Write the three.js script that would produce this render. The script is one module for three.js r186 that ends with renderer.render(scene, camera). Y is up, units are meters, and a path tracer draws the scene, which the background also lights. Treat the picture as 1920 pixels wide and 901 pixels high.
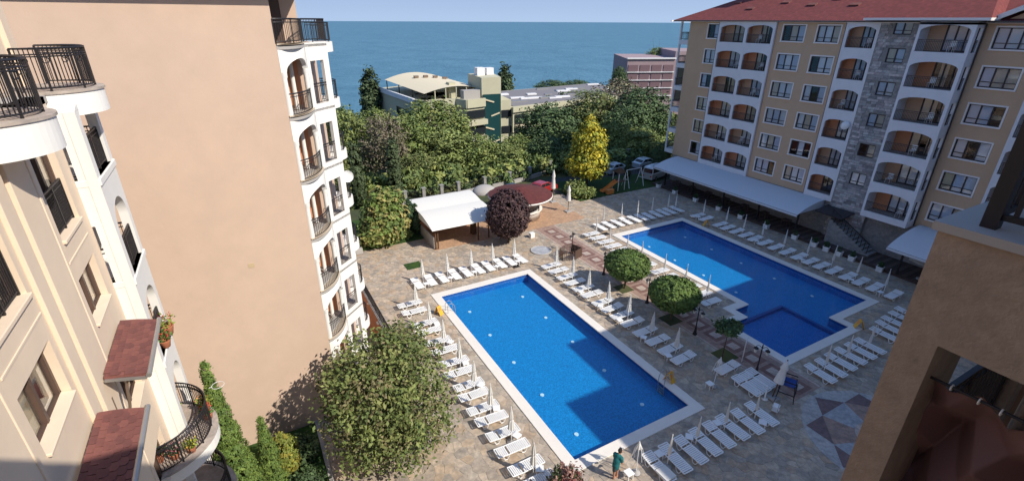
import * as THREE from 'three';
import { mergeGeometries } from 'three/addons/utils/BufferGeometryUtils.js';
import { MarchingCubes } from 'three/addons/objects/MarchingCubes.js';
import { RoundedBoxGeometry } from 'three/addons/geometries/RoundedBoxGeometry.js';

// ---------------------------------------------------------------- camera, sky, sun, exposure
const scene = new THREE.Scene();
const rad = (d) => d * Math.PI / 180;
const camera = new THREE.PerspectiveCamera(2 * Math.atan(450.5 / 920) * 180 / Math.PI, 1024 / 480, 0.1, 60000);
{
  const p = rad(24.15), y = rad(29.1), r = rad(0.28);
  const fw = new THREE.Vector3(Math.sin(y) * Math.cos(p), -Math.sin(p), -Math.cos(y) * Math.cos(p));
  const rt = new THREE.Vector3(Math.cos(y), 0, Math.sin(y));
  const up = new THREE.Vector3().crossVectors(rt, fw);
  camera.position.set(0, 21, 0);
  camera.up.copy(up.multiplyScalar(Math.cos(r)).addScaledVector(rt, -Math.sin(r)));
  camera.lookAt(camera.position.clone().add(fw));
}
const SUN = new THREE.Vector3(0.402, 0.651, 0.644).normalize();
const skyTexture = (() => {
  const w = 512, h = 256, d = new Float32Array(w * h * 4), v = new THREE.Vector3();
  for (let j = 0; j < h; j++) for (let i = 0; i < w; i++) {
    const el = ((j + 0.5) / h - 0.5) * Math.PI, az = ((i + 0.5) / w - 0.5) * 2 * Math.PI;
    v.set(Math.cos(el) * Math.cos(az), Math.sin(el), Math.cos(el) * Math.sin(az));
    const t = Math.max(0, v.y), k = Math.pow(1 - t, 7);
    const g = Math.pow(Math.max(0, v.dot(SUN)), 10) * 0.3 + Math.pow(Math.max(0, v.dot(SUN)), 120) * 1.0;
    const o = (j * w + i) * 4;
    d[o] = 0.14 + 0.285 * k + g; d[o + 1] = 0.26 + 0.30 * k + g * 0.97; d[o + 2] = 0.53 + 0.25 * k + g * 0.9; d[o + 3] = 1;
  }
  const t = new THREE.DataTexture(d, w, h, THREE.RGBAFormat, THREE.FloatType);
  t.mapping = THREE.EquirectangularReflectionMapping; t.magFilter = t.minFilter = THREE.LinearFilter; t.needsUpdate = true;
  return t;
})();
scene.background = skyTexture; scene.environment = skyTexture;
scene.backgroundIntensity = 1; scene.environmentIntensity = 1;
const sun = new THREE.DirectionalLight(new THREE.Color().setRGB(1, 0.92, 0.8), 5);
sun.position.copy(SUN).multiplyScalar(140).add(new THREE.Vector3(20, 0, -30)); sun.target.position.set(20, 0, -30);
sun.castShadow = true; sun.shadow.mapSize.set(4096, 4096); sun.shadow.radius = 1;
Object.assign(sun.shadow.camera, { left: -90, right: 90, top: 90, bottom: -90, near: 1, far: 400 });
scene.add(sun, sun.target);
const renderer = new THREE.WebGLRenderer({ antialias: true });
renderer.toneMapping = THREE.LinearToneMapping; renderer.toneMappingExposure = 1.08;
renderer.shadowMap.enabled = true;

// ---------------------------------------------------------------- helpers
function rng(seed) { let s = seed >>> 0; return () => { s = (s + 0x6d2b79f5) | 0; let t = Math.imul(s ^ (s >>> 15), 1 | s); t = (t + Math.imul(t ^ (t >>> 7), 61 | t)) ^ t; return ((t ^ (t >>> 14)) >>> 0) / 4294967296; }; }
const V = (x, y, z) => new THREE.Vector3(x, y, z);
const used = {};
function numbered(n) { const k = used[n] = (used[n] ?? -1) + 1; return k ? n + '_' + String(k).padStart(3, '0') : n; }
function tag(o, label, category, group, kind) {
  o.userData = { label, category }; if (group) o.userData.group = group; if (kind) o.userData.kind = kind; return o;
}
function thing(name, label, category, pos = [0, 0, 0], turn = 0, group) {
  const g = new THREE.Group(); g.name = numbered(name); g.position.set(...pos); g.rotation.y = turn; scene.add(g); return tag(g, label, category, group);
}
function copyThing(root, pos, turn, label) {
  const c = root.clone(); c.name = numbered(root.name.replace(/_\d+$/, '')); c.userData = { ...root.userData, label }; c.position.set(...pos); c.rotation.y = turn; scene.add(c); return c;
}
function flat(g) { const n = g.index ? g.toNonIndexed() : g; for (const k of Object.keys(n.attributes)) if (!['position', 'normal', 'uv', 'color'].includes(k)) n.deleteAttribute(k); return n; }
function boxUV(g) {            // uv in metres, by the way each face points
  const p = g.attributes.position, n = g.attributes.normal, uv = new Float32Array(p.count * 2);
  for (let i = 0; i < p.count; i++) {
    const ax = Math.abs(n.getX(i)), ay = Math.abs(n.getY(i)), az = Math.abs(n.getZ(i));
    let u, v; if (ay >= ax && ay >= az) { u = p.getX(i); v = p.getZ(i); } else if (ax >= az) { u = p.getZ(i); v = p.getY(i); } else { u = p.getX(i); v = p.getY(i); }
    uv[2 * i] = u; uv[2 * i + 1] = v;
  }
  g.setAttribute('uv', new THREE.BufferAttribute(uv, 2)); return g;
}
function mapGeo(g0, f, flip) { // moves every vertex, then flat normals
  const g = flat(g0), p = g.attributes.position, v = V(0, 0, 0);
  for (let i = 0; i < p.count; i++) { v.fromBufferAttribute(p, i); f(v); p.setXYZ(i, v.x, v.y, v.z); }
  if (flip) for (let i = 0; i < p.count; i += 3) { const a = [p.getX(i + 1), p.getY(i + 1), p.getZ(i + 1)]; p.setXYZ(i + 1, p.getX(i + 2), p.getY(i + 2), p.getZ(i + 2)); p.setXYZ(i + 2, ...a); }
  g.computeVertexNormals(); return g;
}
class MB {
  constructor() { this.g = []; }
  add(g, m) { g = flat(g); if (m) g.applyMatrix4(m); if (!g.attributes.normal) g.computeVertexNormals(); g.deleteAttribute('uv'); this.g.push(g); return this; }
  box(x, y, z, sx, sy, sz, ry = 0, rx = 0, rz = 0) {
    return this.add(new THREE.BoxGeometry(sx, sy, sz), new THREE.Matrix4().compose(V(x, y, z), new THREE.Quaternion().setFromEuler(new THREE.Euler(rx, ry, rz)), V(1, 1, 1)));
  }
  rbox(x, y, z, sx, sy, sz, r = 0.02, ry = 0, rx = 0, rz = 0) {
    return this.add(new RoundedBoxGeometry(sx, sy, sz, 2, Math.min(r, sx / 2.01, sy / 2.01, sz / 2.01)), new THREE.Matrix4().compose(V(x, y, z), new THREE.Quaternion().setFromEuler(new THREE.Euler(rx, ry, rz)), V(1, 1, 1)));
  }
  bar(a, b, w, h = w) {      // square bar from a to b
    const d = V(b[0] - a[0], b[1] - a[1], b[2] - a[2]), L = d.length(); d.normalize();
    const q = new THREE.Quaternion().setFromUnitVectors(V(0, 1, 0), d);
    return this.add(new THREE.BoxGeometry(w, L, h), new THREE.Matrix4().compose(V((a[0] + b[0]) / 2, (a[1] + b[1]) / 2, (a[2] + b[2]) / 2), q, V(1, 1, 1)));
  }
  rod(a, b, r0, r1 = r0, seg = 8) {
    const d = V(b[0] - a[0], b[1] - a[1], b[2] - a[2]), L = d.length(); d.normalize();
    const q = new THREE.Quaternion().setFromUnitVectors(V(0, 1, 0), d);
    return this.add(new THREE.CylinderGeometry(r1, r0, L, seg, 1), new THREE.Matrix4().compose(V((a[0] + b[0]) / 2, (a[1] + b[1]) / 2, (a[2] + b[2]) / 2), q, V(1, 1, 1)));
  }
  tube(pts, r, seg = 24, rs = 6, closed = false) { return this.add(new THREE.TubeGeometry(new THREE.CatmullRomCurve3(pts.map((p) => V(...p)), closed), seg, r, rs, closed)); }
  path(pts, w, h = w) { for (let i = 0; i + 1 < pts.length; i++) this.bar(pts[i], pts[i + 1], w, h); return this; }
  lathe(prof, x, y, z, seg = 20) { return this.add(new THREE.LatheGeometry(prof.map((p) => new THREE.Vector2(p[0], p[1])), seg), new THREE.Matrix4().makeTranslation(x, y, z)); }
  prism(pts, y0, y1) {       // footprint [x,z]
    const s = new THREE.Shape(pts.map((p) => new THREE.Vector2(p[0], -p[1])));
    return this.add(mapGeo(new THREE.ExtrudeGeometry(s, { depth: y1 - y0, bevelEnabled: false }), (v) => v.set(v.x, y0 + v.z, -v.y)));
  }
  tri(...pts) { const g = new THREE.BufferGeometry(); g.setAttribute('position', new THREE.Float32BufferAttribute(pts.flat(), 3)); g.computeVertexNormals(); return this.add(g); }
  quad(a, b, c, d) { return this.tri(a, b, c, a, c, d); }
  geo() { return boxUV(this.g.length > 1 ? mergeGeometries(this.g) : this.g[0]); }
  build(name, mat, parent = scene) { const m = new THREE.Mesh(this.geo(), mat); m.name = parent === scene ? numbered(name) : name; parent.add(m); return m; }
}
const mb = () => new MB();
function part(name, geo, mat, parent, pos) { const m = new THREE.Mesh(geo, mat); m.name = name; if (pos) m.position.set(...pos); parent.add(m); return m; }
// rectangle / arch holes for facade panels; panel facing -X or +X: shape (z, y), thickness along X
const rect = (z0, y0, z1, y1) => { const p = new THREE.Path(); p.moveTo(z0, y0); p.lineTo(z1, y0); p.lineTo(z1, y1); p.lineTo(z0, y1); p.closePath(); return p; };
const arch = (z0, y0, z1, ys, rise) => { const p = new THREE.Path(); p.moveTo(z0, y0); p.lineTo(z1, y0); p.lineTo(z1, ys); p.absellipse((z0 + z1) / 2, ys, (z1 - z0) / 2, rise, 0, Math.PI, false); p.lineTo(z0, y0); return p; };
function panelGeo(outline, holes, depth) {
  const s = new THREE.Shape(outline.map((p) => new THREE.Vector2(p[0], p[1]))); s.holes = holes;
  return new THREE.ExtrudeGeometry(s, { depth, bevelEnabled: false, curveSegments: 14 });
}
const panelX = (x0, o, h, d) => mapGeo(panelGeo(o, h, d), (v) => v.set(x0 + v.z, v.y, v.x), true);
const panelZ = (z0, o, h, d) => mapGeo(panelGeo(o, h, d), (v) => v.set(v.x, v.y, z0 + v.z));
const R4 = (a, b, c, d) => [[a, b], [c, b], [c, d], [a, d]];
function alongPath(pts) {     // x-length -> point and right-hand normal on a polyline [x,z]
  const L = [0]; for (let i = 1; i < pts.length; i++) L.push(L[i - 1] + Math.hypot(pts[i][0] - pts[i - 1][0], pts[i][1] - pts[i - 1][1]));
  const f = (s) => { let i = 1; while (i < pts.length - 1 && L[i] < s) i++; const t = (s - L[i - 1]) / (L[i] - L[i - 1]), dx = (pts[i][0] - pts[i - 1][0]) / (L[i] - L[i - 1]), dz = (pts[i][1] - pts[i - 1][1]) / (L[i] - L[i - 1]); return [pts[i - 1][0] + dx * (s - L[i - 1]), pts[i - 1][1] + dz * (s - L[i - 1]), dx, dz]; };
  f.len = L[L.length - 1]; return f;
}
const arc = (cx, cz, r, a0, a1, n, rz = r) => Array.from({ length: n + 1 }, (_, i) => { const a = rad(a0 + (a1 - a0) * i / n); return [cx + r * Math.cos(a), cz + rz * Math.sin(a)]; });
function railing(m, pts, y, h, gap = 0.12, w = 0.018, posts = true) {   // iron railing along [x,z] points
  const f = alongPath(pts), n = Math.max(2, Math.round(f.len / gap)), P = (yy) => pts.map((p) => [p[0], yy, p[1]]);
  m.path(P(y + h), w * 2.4, w * 2.4).path(P(y + h - 0.13), w * 1.4).path(P(y + 0.08), w * 1.6);
  for (let i = 0; i <= n; i++) { const [x, z] = f(f.len * i / n), big = posts && (i === 0 || i === n || i % 9 === 0); m.bar([x, y + (big ? 0 : 0.08), z], [x, y + h, z], big ? w * 2.4 : w); }
  return m;
}
// ---------------------------------------------------------------- procedural textures
function valueNoise(seed, n) { const r = rng(seed), a = new Float32Array(n * n).map(() => r()); return (x, y) => { const xi = Math.floor(x), yi = Math.floor(y); let fx = x - xi, fy = y - yi; fx = fx * fx * (3 - 2 * fx); fy = fy * fy * (3 - 2 * fy); const g = (i, j) => a[((j % n) + n) % n * n + ((i % n) + n) % n]; return (g(xi, yi) * (1 - fx) + g(xi + 1, yi) * fx) * (1 - fy) + (g(xi, yi + 1) * (1 - fx) + g(xi + 1, yi + 1) * fx) * fy; }; }
function tex(size, metres, f, srgb = true) {   // f(u, v in 0..1) -> [r,g,b] 0..1
  const d = new Uint8Array(size * size * 4);
  for (let j = 0; j < size; j++) for (let i = 0; i < size; i++) { const c = f(i / size, j / size), o = (j * size + i) * 4; for (let k = 0; k < 3; k++) d[o + k] = Math.max(0, Math.min(255, c[k] * 255)); d[o + 3] = 255; }
  const t = new THREE.DataTexture(d, size, size); t.wrapS = t.wrapT = THREE.RepeatWrapping; t.magFilter = THREE.LinearFilter; t.minFilter = THREE.LinearMipmapLinearFilter; t.generateMipmaps = true;
  t.repeat.set(1 / metres, 1 / metres); if (srgb) t.colorSpace = THREE.SRGBColorSpace; t.needsUpdate = true; return t;
}
function fbm(seed, base, oct) { const N = Array.from({ length: oct }, (_, o) => valueNoise(seed + o * 17, base << o)); return (u, v) => { let s = 0, a = 0.5, t = 0; for (let o = 0; o < oct; o++) { s += a * N[o](u * (base << o), v * (base << o)); t += a; a *= 0.6; } return s / t; }; }
const grey = (x) => [x, x, x];
const nA = fbm(3, 4, 7), nB = fbm(11, 8, 6), nC = fbm(23, 16, 5);
const T = {
  plaster: tex(1024, 9, (u, v) => grey(0.96 + 0.03 * (nA(u, v) - 0.5) + 0.045 * (nC(u, v) - 0.5))),
  stucco: tex(512, 1.5, (u, v) => grey(0.93 + 0.16 * (nC(u, v) - 0.5) + 0.06 * (nA(u, v) - 0.5))), stuccoBump: tex(512, 0.5, (u, v) => grey(nC(u, v)), false),
  plasterBump: tex(512, 1.6, (u, v) => grey(nC(u, v)), false),
  stone: tex(512, 2.2, (u, v) => { const a = nB(u, v), b = nC(v, u); return [0.83 + 0.3 * (a - 0.5) + 0.22 * (b - 0.5), 0.83 + 0.28 * (a - 0.5) + 0.22 * (b - 0.5), 0.83 + 0.24 * (a - 0.5) + 0.22 * (b - 0.5)]; }),
  shingle: tex(512, 3, (u, v) => { const row = Math.floor(v * 12), k = nC(Math.floor(u * 16 + (row % 2) * 0.5) / 16 + row * 0.13, row / 12); return grey(0.72 + 0.28 * k + 0.14 * (nC(u, v) - 0.5)); }),
  wood: tex(512, 1.2, (u, v) => grey(0.75 + 0.35 * (nA(u * 0.25, v * 4 % 1) - 0.5))),
  grass: tex(512, 3, (u, v) => { const a = nB(u, v), b = nC(u, v); return [0.72 + 0.55 * (a - 0.5) + 0.4 * (b - 0.5), 0.8 + 0.35 * (a - 0.5) + 0.4 * (b - 0.5), 0.6 + 0.3 * (b - 0.5)]; }),
  soil: tex(512, 14, (u, v) => { const a = nA(u, v), b = nC(u, v); return [0.8 + 0.5 * (a - 0.5) + 0.25 * (b - 0.5), 0.82 + 0.3 * (a - 0.5) + 0.25 * (b - 0.5), 0.75 + 0.2 * (b - 0.5)]; }),
  tile: (() => { const r = rng(5), n = 96, a = Array.from({ length: n * n }, () => r()); return tex(768, 5.4, (u, v) => { const k = a[Math.floor(v * n) * n + Math.floor(u * n)], q = 0.88 + 0.2 * (k - 0.5) + (k > 0.965 ? 0.22 : 0); return [q * 0.9, q, q]; }); })(),
  ripple: tex(512, 4, (u, v) => grey(0.5 * nB(u, v) + 0.5 * nC(v, u)), false),
  sea: tex(1024, 90, (u, v) => grey(0.45 * nB(u, v * 1) + 0.55 * nC(u, v)), false),
  seaTone: tex(1024, 420, (u, v) => { const a = nC(u * 1.0, v), b = nB(v, u); return [0.86 + 0.3 * (a - 0.5) + 0.14 * (b - 0.5), 0.9 + 0.22 * (a - 0.5) + 0.12 * (b - 0.5), 0.92 + 0.18 * (a - 0.5) + 0.1 * (b - 0.5)]; }),
  fabric: tex(256, 0.5, (u, v) => grey(0.93 + 0.08 * (nC(u, v) - 0.5))),
};
function mat(r, g, b, o = {}) { const { phys, ...q } = o; const m = new (phys ? THREE.MeshPhysicalMaterial : THREE.MeshStandardMaterial)({ roughness: 0.85, side: THREE.DoubleSide, ...q }); m.color.setRGB(r, g, b); return m; }
const pl = { map: T.plaster, bumpMap: T.plasterBump, bumpScale: 0.0022, roughness: 0.95 };
const M = {
  tan: mat(0.65, 0.485, 0.375, pl), tanRight: mat(0.64, 0.44, 0.285, pl), tanNear: mat(0.84, 0.68, 0.52, pl), tanShade: mat(0.41, 0.315, 0.245, { map: T.stucco, bumpMap: T.stuccoBump, bumpScale: 0.008, roughness: 0.95 }), tanDark: mat(0.62, 0.42, 0.29, pl), terracotta: mat(0.66, 0.31, 0.17, pl),  // tanShade is tan darkened: shade of the foreground loggia put into its colour
  white: mat(0.86, 0.84, 0.8, pl), whiteCool: mat(0.8, 0.8, 0.82, pl), trim: mat(0.82, 0.78, 0.74, { roughness: 0.7 }),
  stoneWall: mat(0.4, 0.39, 0.38, { map: T.stone, roughness: 0.95 }), iron: mat(0.028, 0.026, 0.03, { roughness: 0.5, metalness: 0.4 }), ironBrown: mat(0.06, 0.045, 0.04, { roughness: 0.5 }),
  frame: mat(0.035, 0.03, 0.035, { roughness: 0.5 }), frameBrown: mat(0.1, 0.06, 0.045, { roughness: 0.5 }),
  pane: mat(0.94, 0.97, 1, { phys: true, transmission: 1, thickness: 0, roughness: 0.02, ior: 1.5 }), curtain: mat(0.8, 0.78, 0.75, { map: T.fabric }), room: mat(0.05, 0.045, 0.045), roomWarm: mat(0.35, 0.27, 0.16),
  roof: mat(0.25, 0.055, 0.05, { map: T.shingle, bumpMap: T.shingle, bumpScale: 0.02, roughness: 0.95 }), roofBrown: mat(0.26, 0.095, 0.08, { map: T.shingle, roughness: 0.95 }), metal: mat(0.45, 0.44, 0.42, { roughness: 0.4, metalness: 0.7 }), bronze: mat(0.22, 0.16, 0.12, { roughness: 0.5, metalness: 0.4 }),
  plastic: mat(0.8, 0.8, 0.79, { roughness: 0.45 }), canvas: mat(0.78, 0.77, 0.73, { map: T.fabric, roughness: 0.9 }), canvasBlue: mat(0.72, 0.75, 0.8, { map: T.fabric, roughness: 0.85 }), canvasTan: mat(0.62, 0.52, 0.4, { map: T.fabric }),
  mortar: mat(0.64, 0.57, 0.47, { map: T.stone, roughness: 1 }), coping: mat(0.82, 0.77, 0.7, { map: T.plaster, roughness: 0.7 }),
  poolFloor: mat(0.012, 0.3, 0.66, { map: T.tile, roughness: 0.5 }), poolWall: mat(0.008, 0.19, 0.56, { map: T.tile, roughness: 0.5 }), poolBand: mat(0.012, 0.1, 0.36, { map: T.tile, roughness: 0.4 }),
  water: mat(0.72, 0.9, 0.98, { phys: true, transmission: 1, thickness: 0, roughness: 0.03, ior: 1.33, bumpMap: T.ripple, bumpScale: 0.02 }),
  sea: mat(0.105, 0.245, 0.32, { roughness: 0.4, map: T.seaTone, bumpMap: T.sea, bumpScale: 3.0 }),
  pinkTile: mat(0.47, 0.32, 0.26, { map: T.stone }), redTile: mat(0.31, 0.17, 0.14, { map: T.stone }), paleTile: mat(0.66, 0.53, 0.45, { map: T.stone }), greyTile: mat(0.6, 0.57, 0.54, { map: T.stone }), greyTile2: mat(0.52, 0.52, 0.53, { map: T.stone }), plumTile: mat(0.27, 0.18, 0.175, { map: T.stone }), orangeFloor: mat(0.64, 0.4, 0.25, { map: T.stone }),
  lawn: mat(0.05, 0.1, 0.018, { map: T.grass, roughness: 1 }), soil: mat(0.1, 0.11, 0.05, { map: T.soil, roughness: 1 }), asphalt: mat(0.07, 0.07, 0.072, { map: T.stone, roughness: 0.95 }), deckWood: mat(0.13, 0.085, 0.07, { map: T.wood }), deckWood2: mat(0.22, 0.15, 0.125, { map: T.wood }),
  bark: mat(0.14, 0.1, 0.07, { map: T.stone, roughness: 1 }), wood: mat(0.2, 0.1, 0.05, { map: T.wood }), yellow: mat(0.72, 0.38, 0.03, { roughness: 0.5 }), clay: mat(0.45, 0.16, 0.08), orange: mat(0.72, 0.26, 0.06, { roughness: 0.5 }), blueCloth: mat(0.02, 0.06, 0.25), maroon: mat(0.19, 0.1, 0.1, { roughness: 0.75 }),
  beige: mat(0.53, 0.51, 0.37, pl), beigeRoof: mat(0.66, 0.58, 0.42, { roughness: 0.8 }), mauve: mat(0.36, 0.27, 0.29, pl), mauveDark: mat(0.17, 0.105, 0.12, { roughness: 0.8 }), tealGlass: mat(0.018, 0.06, 0.065, { roughness: 0.1 }), darkGlass: mat(0.02, 0.025, 0.03, { roughness: 0.08 }), concrete: mat(0.42, 0.4, 0.38, { map: T.plaster }),
};
// ---------------------------------------------------------------- the setting: terrain, sea, deck, pools
const terrainY = (x, z) => { const d = Math.max(0, -62 - z), e = Math.max(0, x - 90) * 0.06; return -0.06 - 0.08 * d - 0.0006 * d * d - (z < -45 ? e : 0); };
{
  const xs = [-400, -250, -160, -100, -60, -30, -10, 4.7, 6.5, 12, 20.4, 29.7, 42.75, 55, 70, 90, 120, 160, 220, 300, 420, 600, 900], zs = [80, 40, 10, -14.8, -29, -33.8, -36.4, -46, -62, -70, -80, -90, -100, -115, -130, -150, -175, -200, -230, -265, -300, -340];
  const holes = [[12, 20.4, -33.8, -14.8], [29.7, 42.75, -36.4, -14.8], [4.7, 6.5, -46, -29]], m = mb();
  for (let i = 0; i + 1 < xs.length; i++) for (let j = 0; j + 1 < zs.length; j++) {
    const cx = (xs[i] + xs[i + 1]) / 2, cz = (zs[j] + zs[j + 1]) / 2; if (holes.some((h) => cx > h[0] && cx < h[1] && cz > h[2] && cz < h[3])) continue;
    const P = (a, b) => [a, terrainY(a, b), b]; m.quad(P(xs[i], zs[j]), P(xs[i + 1], zs[j]), P(xs[i + 1], zs[j + 1]), P(xs[i], zs[j + 1]));
  }
  tag(m.build('ground', M.soil), 'overgrown ground sloping down from the hotels to the sea', 'ground', null, 'structure');
  const g = new THREE.RingGeometry(40, 21500, 96, 24).rotateX(-Math.PI / 2); g.translate(0, -35, 0);
  const s = new THREE.Mesh(boxUV(flat(g)), M.sea); s.name = 'sea'; scene.add(s); tag(s, 'calm blue sea reaching to the horizon', 'sea', null, 'structure');
}
const P1 = [[12, -33.75], [20.4, -33.75], [20.4, -14.7], [12, -14.7]];
const P2 = [[33.5, -36.4], [42.75, -36.4], [42.75, -16.3], [37.4, -16.3], [37.4, -14.8], [29.7, -14.8], [29.7, -19.4], [31.8, -19.4], [31.8, -20.6], [33.5, -20.6]];
const grow = (p, d) => p.map((q, i) => {   // outward offset of an axis-aligned outline that runs clockwise seen from above
  const a = p[(i + p.length - 1) % p.length], b = p[(i + 1) % p.length];
  const e1 = [Math.sign(q[0] - a[0]), Math.sign(q[1] - a[1])], e2 = [Math.sign(b[0] - q[0]), Math.sign(b[1] - q[1])];
  return [q[0] + d * (e1[1] + e2[1]), q[1] - d * (e1[0] + e2[0])];
});
const sheet = (outline, holes, y) => { const s = new THREE.Shape(outline.map((p) => new THREE.Vector2(p[0], -p[1]))); s.holes = holes.map((h) => new THREE.Path(h.map((p) => new THREE.Vector2(p[0], -p[1])))); return mapGeo(new THREE.ShapeGeometry(s, 24), (v) => v.set(v.x, y, -v.y)); };
const deckOutline = [[0.75, 9], [0.75, -28.9], [6.6, -28.9], [6.6, -45.4], [9, -45.7], [14.2, -46.3], [14.6, -50.2], [35.6, -50.2], [36.3, -47.3], [41, -47.5], [53, -47.3], [53, 9]];
const deck = mb().add(sheet(deckOutline, [P1, P2], 0)).build('pool_deck', M.mortar);
tag(deck, 'crazy paved stone terrace around the two pools', 'terrace', null, 'structure');
{
  const rects = [[11.35, 21.02, -34.38, -14.08], [32.88, 43.4, -37.02, -15.68], [31.2, 33.6, -21.22, -18.9], [29.08, 38.02, -20.02, -14.18], [26.3, 29.08, -42.4, -11.9], [21.5, 33.45, -50.2, -42.4], [14.8, 21.5, -50.2, -42.35], [49.55, 53.2, -60, 10]];
  const MO = [27.75, -7.7, 3.95], r = rng(77), S = 0.53, x0 = 0.8, z0 = -50.1, nx = Math.ceil((53 - x0) / S), nz = Math.ceil(49 / S), site = [];
  for (let j = 0; j < nz; j++) for (let i = 0; i < nx; i++) site.push([x0 + (i + 0.5 + 0.86 * (r() - 0.5) + (j % 2) * 0.4) * S, z0 + (j + 0.5 + 0.86 * (r() - 0.5)) * S]);
  const inOutline = (x, z) => { let c = false; for (let i = 0, j = deckOutline.length - 1; i < deckOutline.length; j = i++) { const [xi, zi] = deckOutline[i], [xj, zj] = deckOutline[j]; if ((zi > z) !== (zj > z) && x < (xj - xi) * (z - zi) / (zj - zi) + xi) c = !c; } return c; };
  const clip = (poly, nx_, nz_, d) => { const o = []; for (let i = 0; i < poly.length; i++) { const a = poly[i], b = poly[(i + 1) % poly.length], da = a[0] * nx_ + a[1] * nz_ - d, db = b[0] * nx_ + b[1] * nz_ - d; if (da <= 0) o.push(a); if ((da < 0 && db > 0) || (da > 0 && db < 0)) { const t = da / (da - db); o.push([a[0] + (b[0] - a[0]) * t, a[1] + (b[1] - a[1]) * t]); } } return o; };
  const stones = [];
  for (let j = 0; j < nz; j++) for (let i = 0; i < nx; i++) {
    const [x, z] = site[j * nx + i]; if (!inOutline(x, z) || rects.some((q) => x > q[0] && x < q[1] && z > q[2] && z < q[3]) || Math.hypot(x - MO[0], z - MO[1]) < MO[2]) continue;
    let p = [[x - 1, z - 1], [x + 1, z - 1], [x + 1, z + 1], [x - 1, z + 1]];
    for (let dj = -2; dj <= 2; dj++) for (let di = -2; di <= 2; di++) { const a = i + di, b = j + dj; if ((!di && !dj) || a < 0 || b < 0 || a >= nx || b >= nz) continue; const [u, v] = site[b * nx + a], ex = u - x, ez = v - z; p = clip(p, ex, ez, (u * u + v * v - x * x - z * z) / 2); }
    for (const q of rects) { const c = [[q[0] - x, 1, 0, q[0]], [x - q[1], -1, 0, -q[1]], [q[2] - z, 0, 1, q[2]], [z - q[3], 0, -1, -q[3]]].sort((a, b) => b[0] - a[0])[0]; if (p.some((v) => v[0] > q[0] && v[0] < q[1] && v[1] > q[2] && v[1] < q[3])) p = clip(p, c[1], c[2], c[3]); }
    { const dx = x - MO[0], dz = z - MO[1], L = Math.hypot(dx, dz); if (L < 5.5) p = clip(p, -dx / L, -dz / L, -(dx / L * MO[0] + dz / L * MO[1]) - MO[2]); }
    if (x < 6.6 && z > -29) p = clip(p, -1, 0, -0.78);
    if (p.length < 3) continue;
    const cx = p.reduce((s, v) => s + v[0], 0) / p.length, cz = p.reduce((s, v) => s + v[1], 0) / p.length;
    p = p.map((v) => { const L = Math.hypot(v[0] - cx, v[1] - cz), k = Math.max(0.3, 1 - 0.022 / Math.max(L, 0.03)); return [cx + (v[0] - cx) * k, cz + (v[1] - cz) * k]; });
    stones.push({ p, cx, cz, h: 0.012 + 0.01 * r(), c: Math.floor(r() * 8) });
  }
  const cols = [[0.62, 0.5, 0.385], [0.52, 0.43, 0.34], [0.65, 0.5, 0.36], [0.56, 0.47, 0.38], [0.48, 0.41, 0.335], [0.69, 0.56, 0.43], [0.58, 0.44, 0.315], [0.6, 0.51, 0.41]];
  const mats = cols.map((c) => mat(...c, { map: T.stone, roughness: 0.9 }));
  const stoneGeo = (s) => { const m = mb(), n = s.p.length, w = (i, y) => [s.p[i % n][0], y, s.p[i % n][1]]; for (let i = 0; i < n; i++) { m.tri([s.cx, s.h, s.cz], w(i + 1, s.h), w(i, s.h)); m.quad(w(i, s.h), w(i + 1, s.h), w(i + 1, -0.01), w(i, -0.01)); } return m; };
  for (const s of stones) { s.d = Math.hypot(s.cx, 21, s.cz); }
  camera.updateMatrixWorld(); camera.matrixWorldInverse.copy(camera.matrixWorld).invert();
  for (const s of stones) { const v = V(s.cx, 0, s.cz).project(camera); s.in = Math.abs(v.x) < 0.99 && v.y > -1.03 && !(s.cx < 6.8 && s.cz < -14) && !(v.x > 0.64 && v.y < -0.1); }
  const near = stones.filter((s) => s.in).sort((a, b) => a.d - b.d).slice(0, 300), set = new Set(near);
  for (const s of near) part('paving_stone', stoneGeo(s).geo(), mats[s.c], deck);
  const rest = stones.filter((s) => !set.has(s));
  const gs = rest.map((s) => { const g = stoneGeo(s).geo(), n = g.attributes.position.count, a = new Float32Array(n * 3); for (let i = 0; i < n; i++) a.set(cols[s.c], i * 3); g.setAttribute('color', new THREE.BufferAttribute(a, 3)); return g; });
  const o = part('paving_stones', mergeGeometries(gs), mat(1, 1, 1, { map: T.stone, roughness: 0.9, vertexColors: true }), deck); o.userData.kind = 'stuff';
}
function pool(name, label, outline, depth, parentParts) {
  const g = thing(name, label, 'pool'); g.userData.kind = 'structure';
  const w = mb(), b = mb(), n = outline.length;
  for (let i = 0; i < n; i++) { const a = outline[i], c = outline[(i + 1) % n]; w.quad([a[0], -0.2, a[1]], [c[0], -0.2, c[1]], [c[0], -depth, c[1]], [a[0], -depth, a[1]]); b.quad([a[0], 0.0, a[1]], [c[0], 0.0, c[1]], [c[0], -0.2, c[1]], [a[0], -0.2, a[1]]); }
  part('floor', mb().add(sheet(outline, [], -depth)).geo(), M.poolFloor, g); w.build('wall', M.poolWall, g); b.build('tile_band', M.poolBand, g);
  const s = new THREE.Shape(grow(outline, 0.62).map((p) => new THREE.Vector2(p[0], -p[1]))); s.holes = [new THREE.Path(grow(outline, -0.03).map((p) => new THREE.Vector2(p[0], -p[1])))];
  part('coping', mb().add(mapGeo(new THREE.ExtrudeGeometry(s, { depth: 0.045, bevelEnabled: true, bevelSize: 0.012, bevelThickness: 0.012, bevelSegments: 2 }), (v) => v.set(v.x, v.z + 0.012, -v.y))).geo(), M.coping, g);
  const lg = new THREE.CylinderGeometry(0.13, 0.13, 0.05, 16);
  return [g, lg];
}
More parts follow.
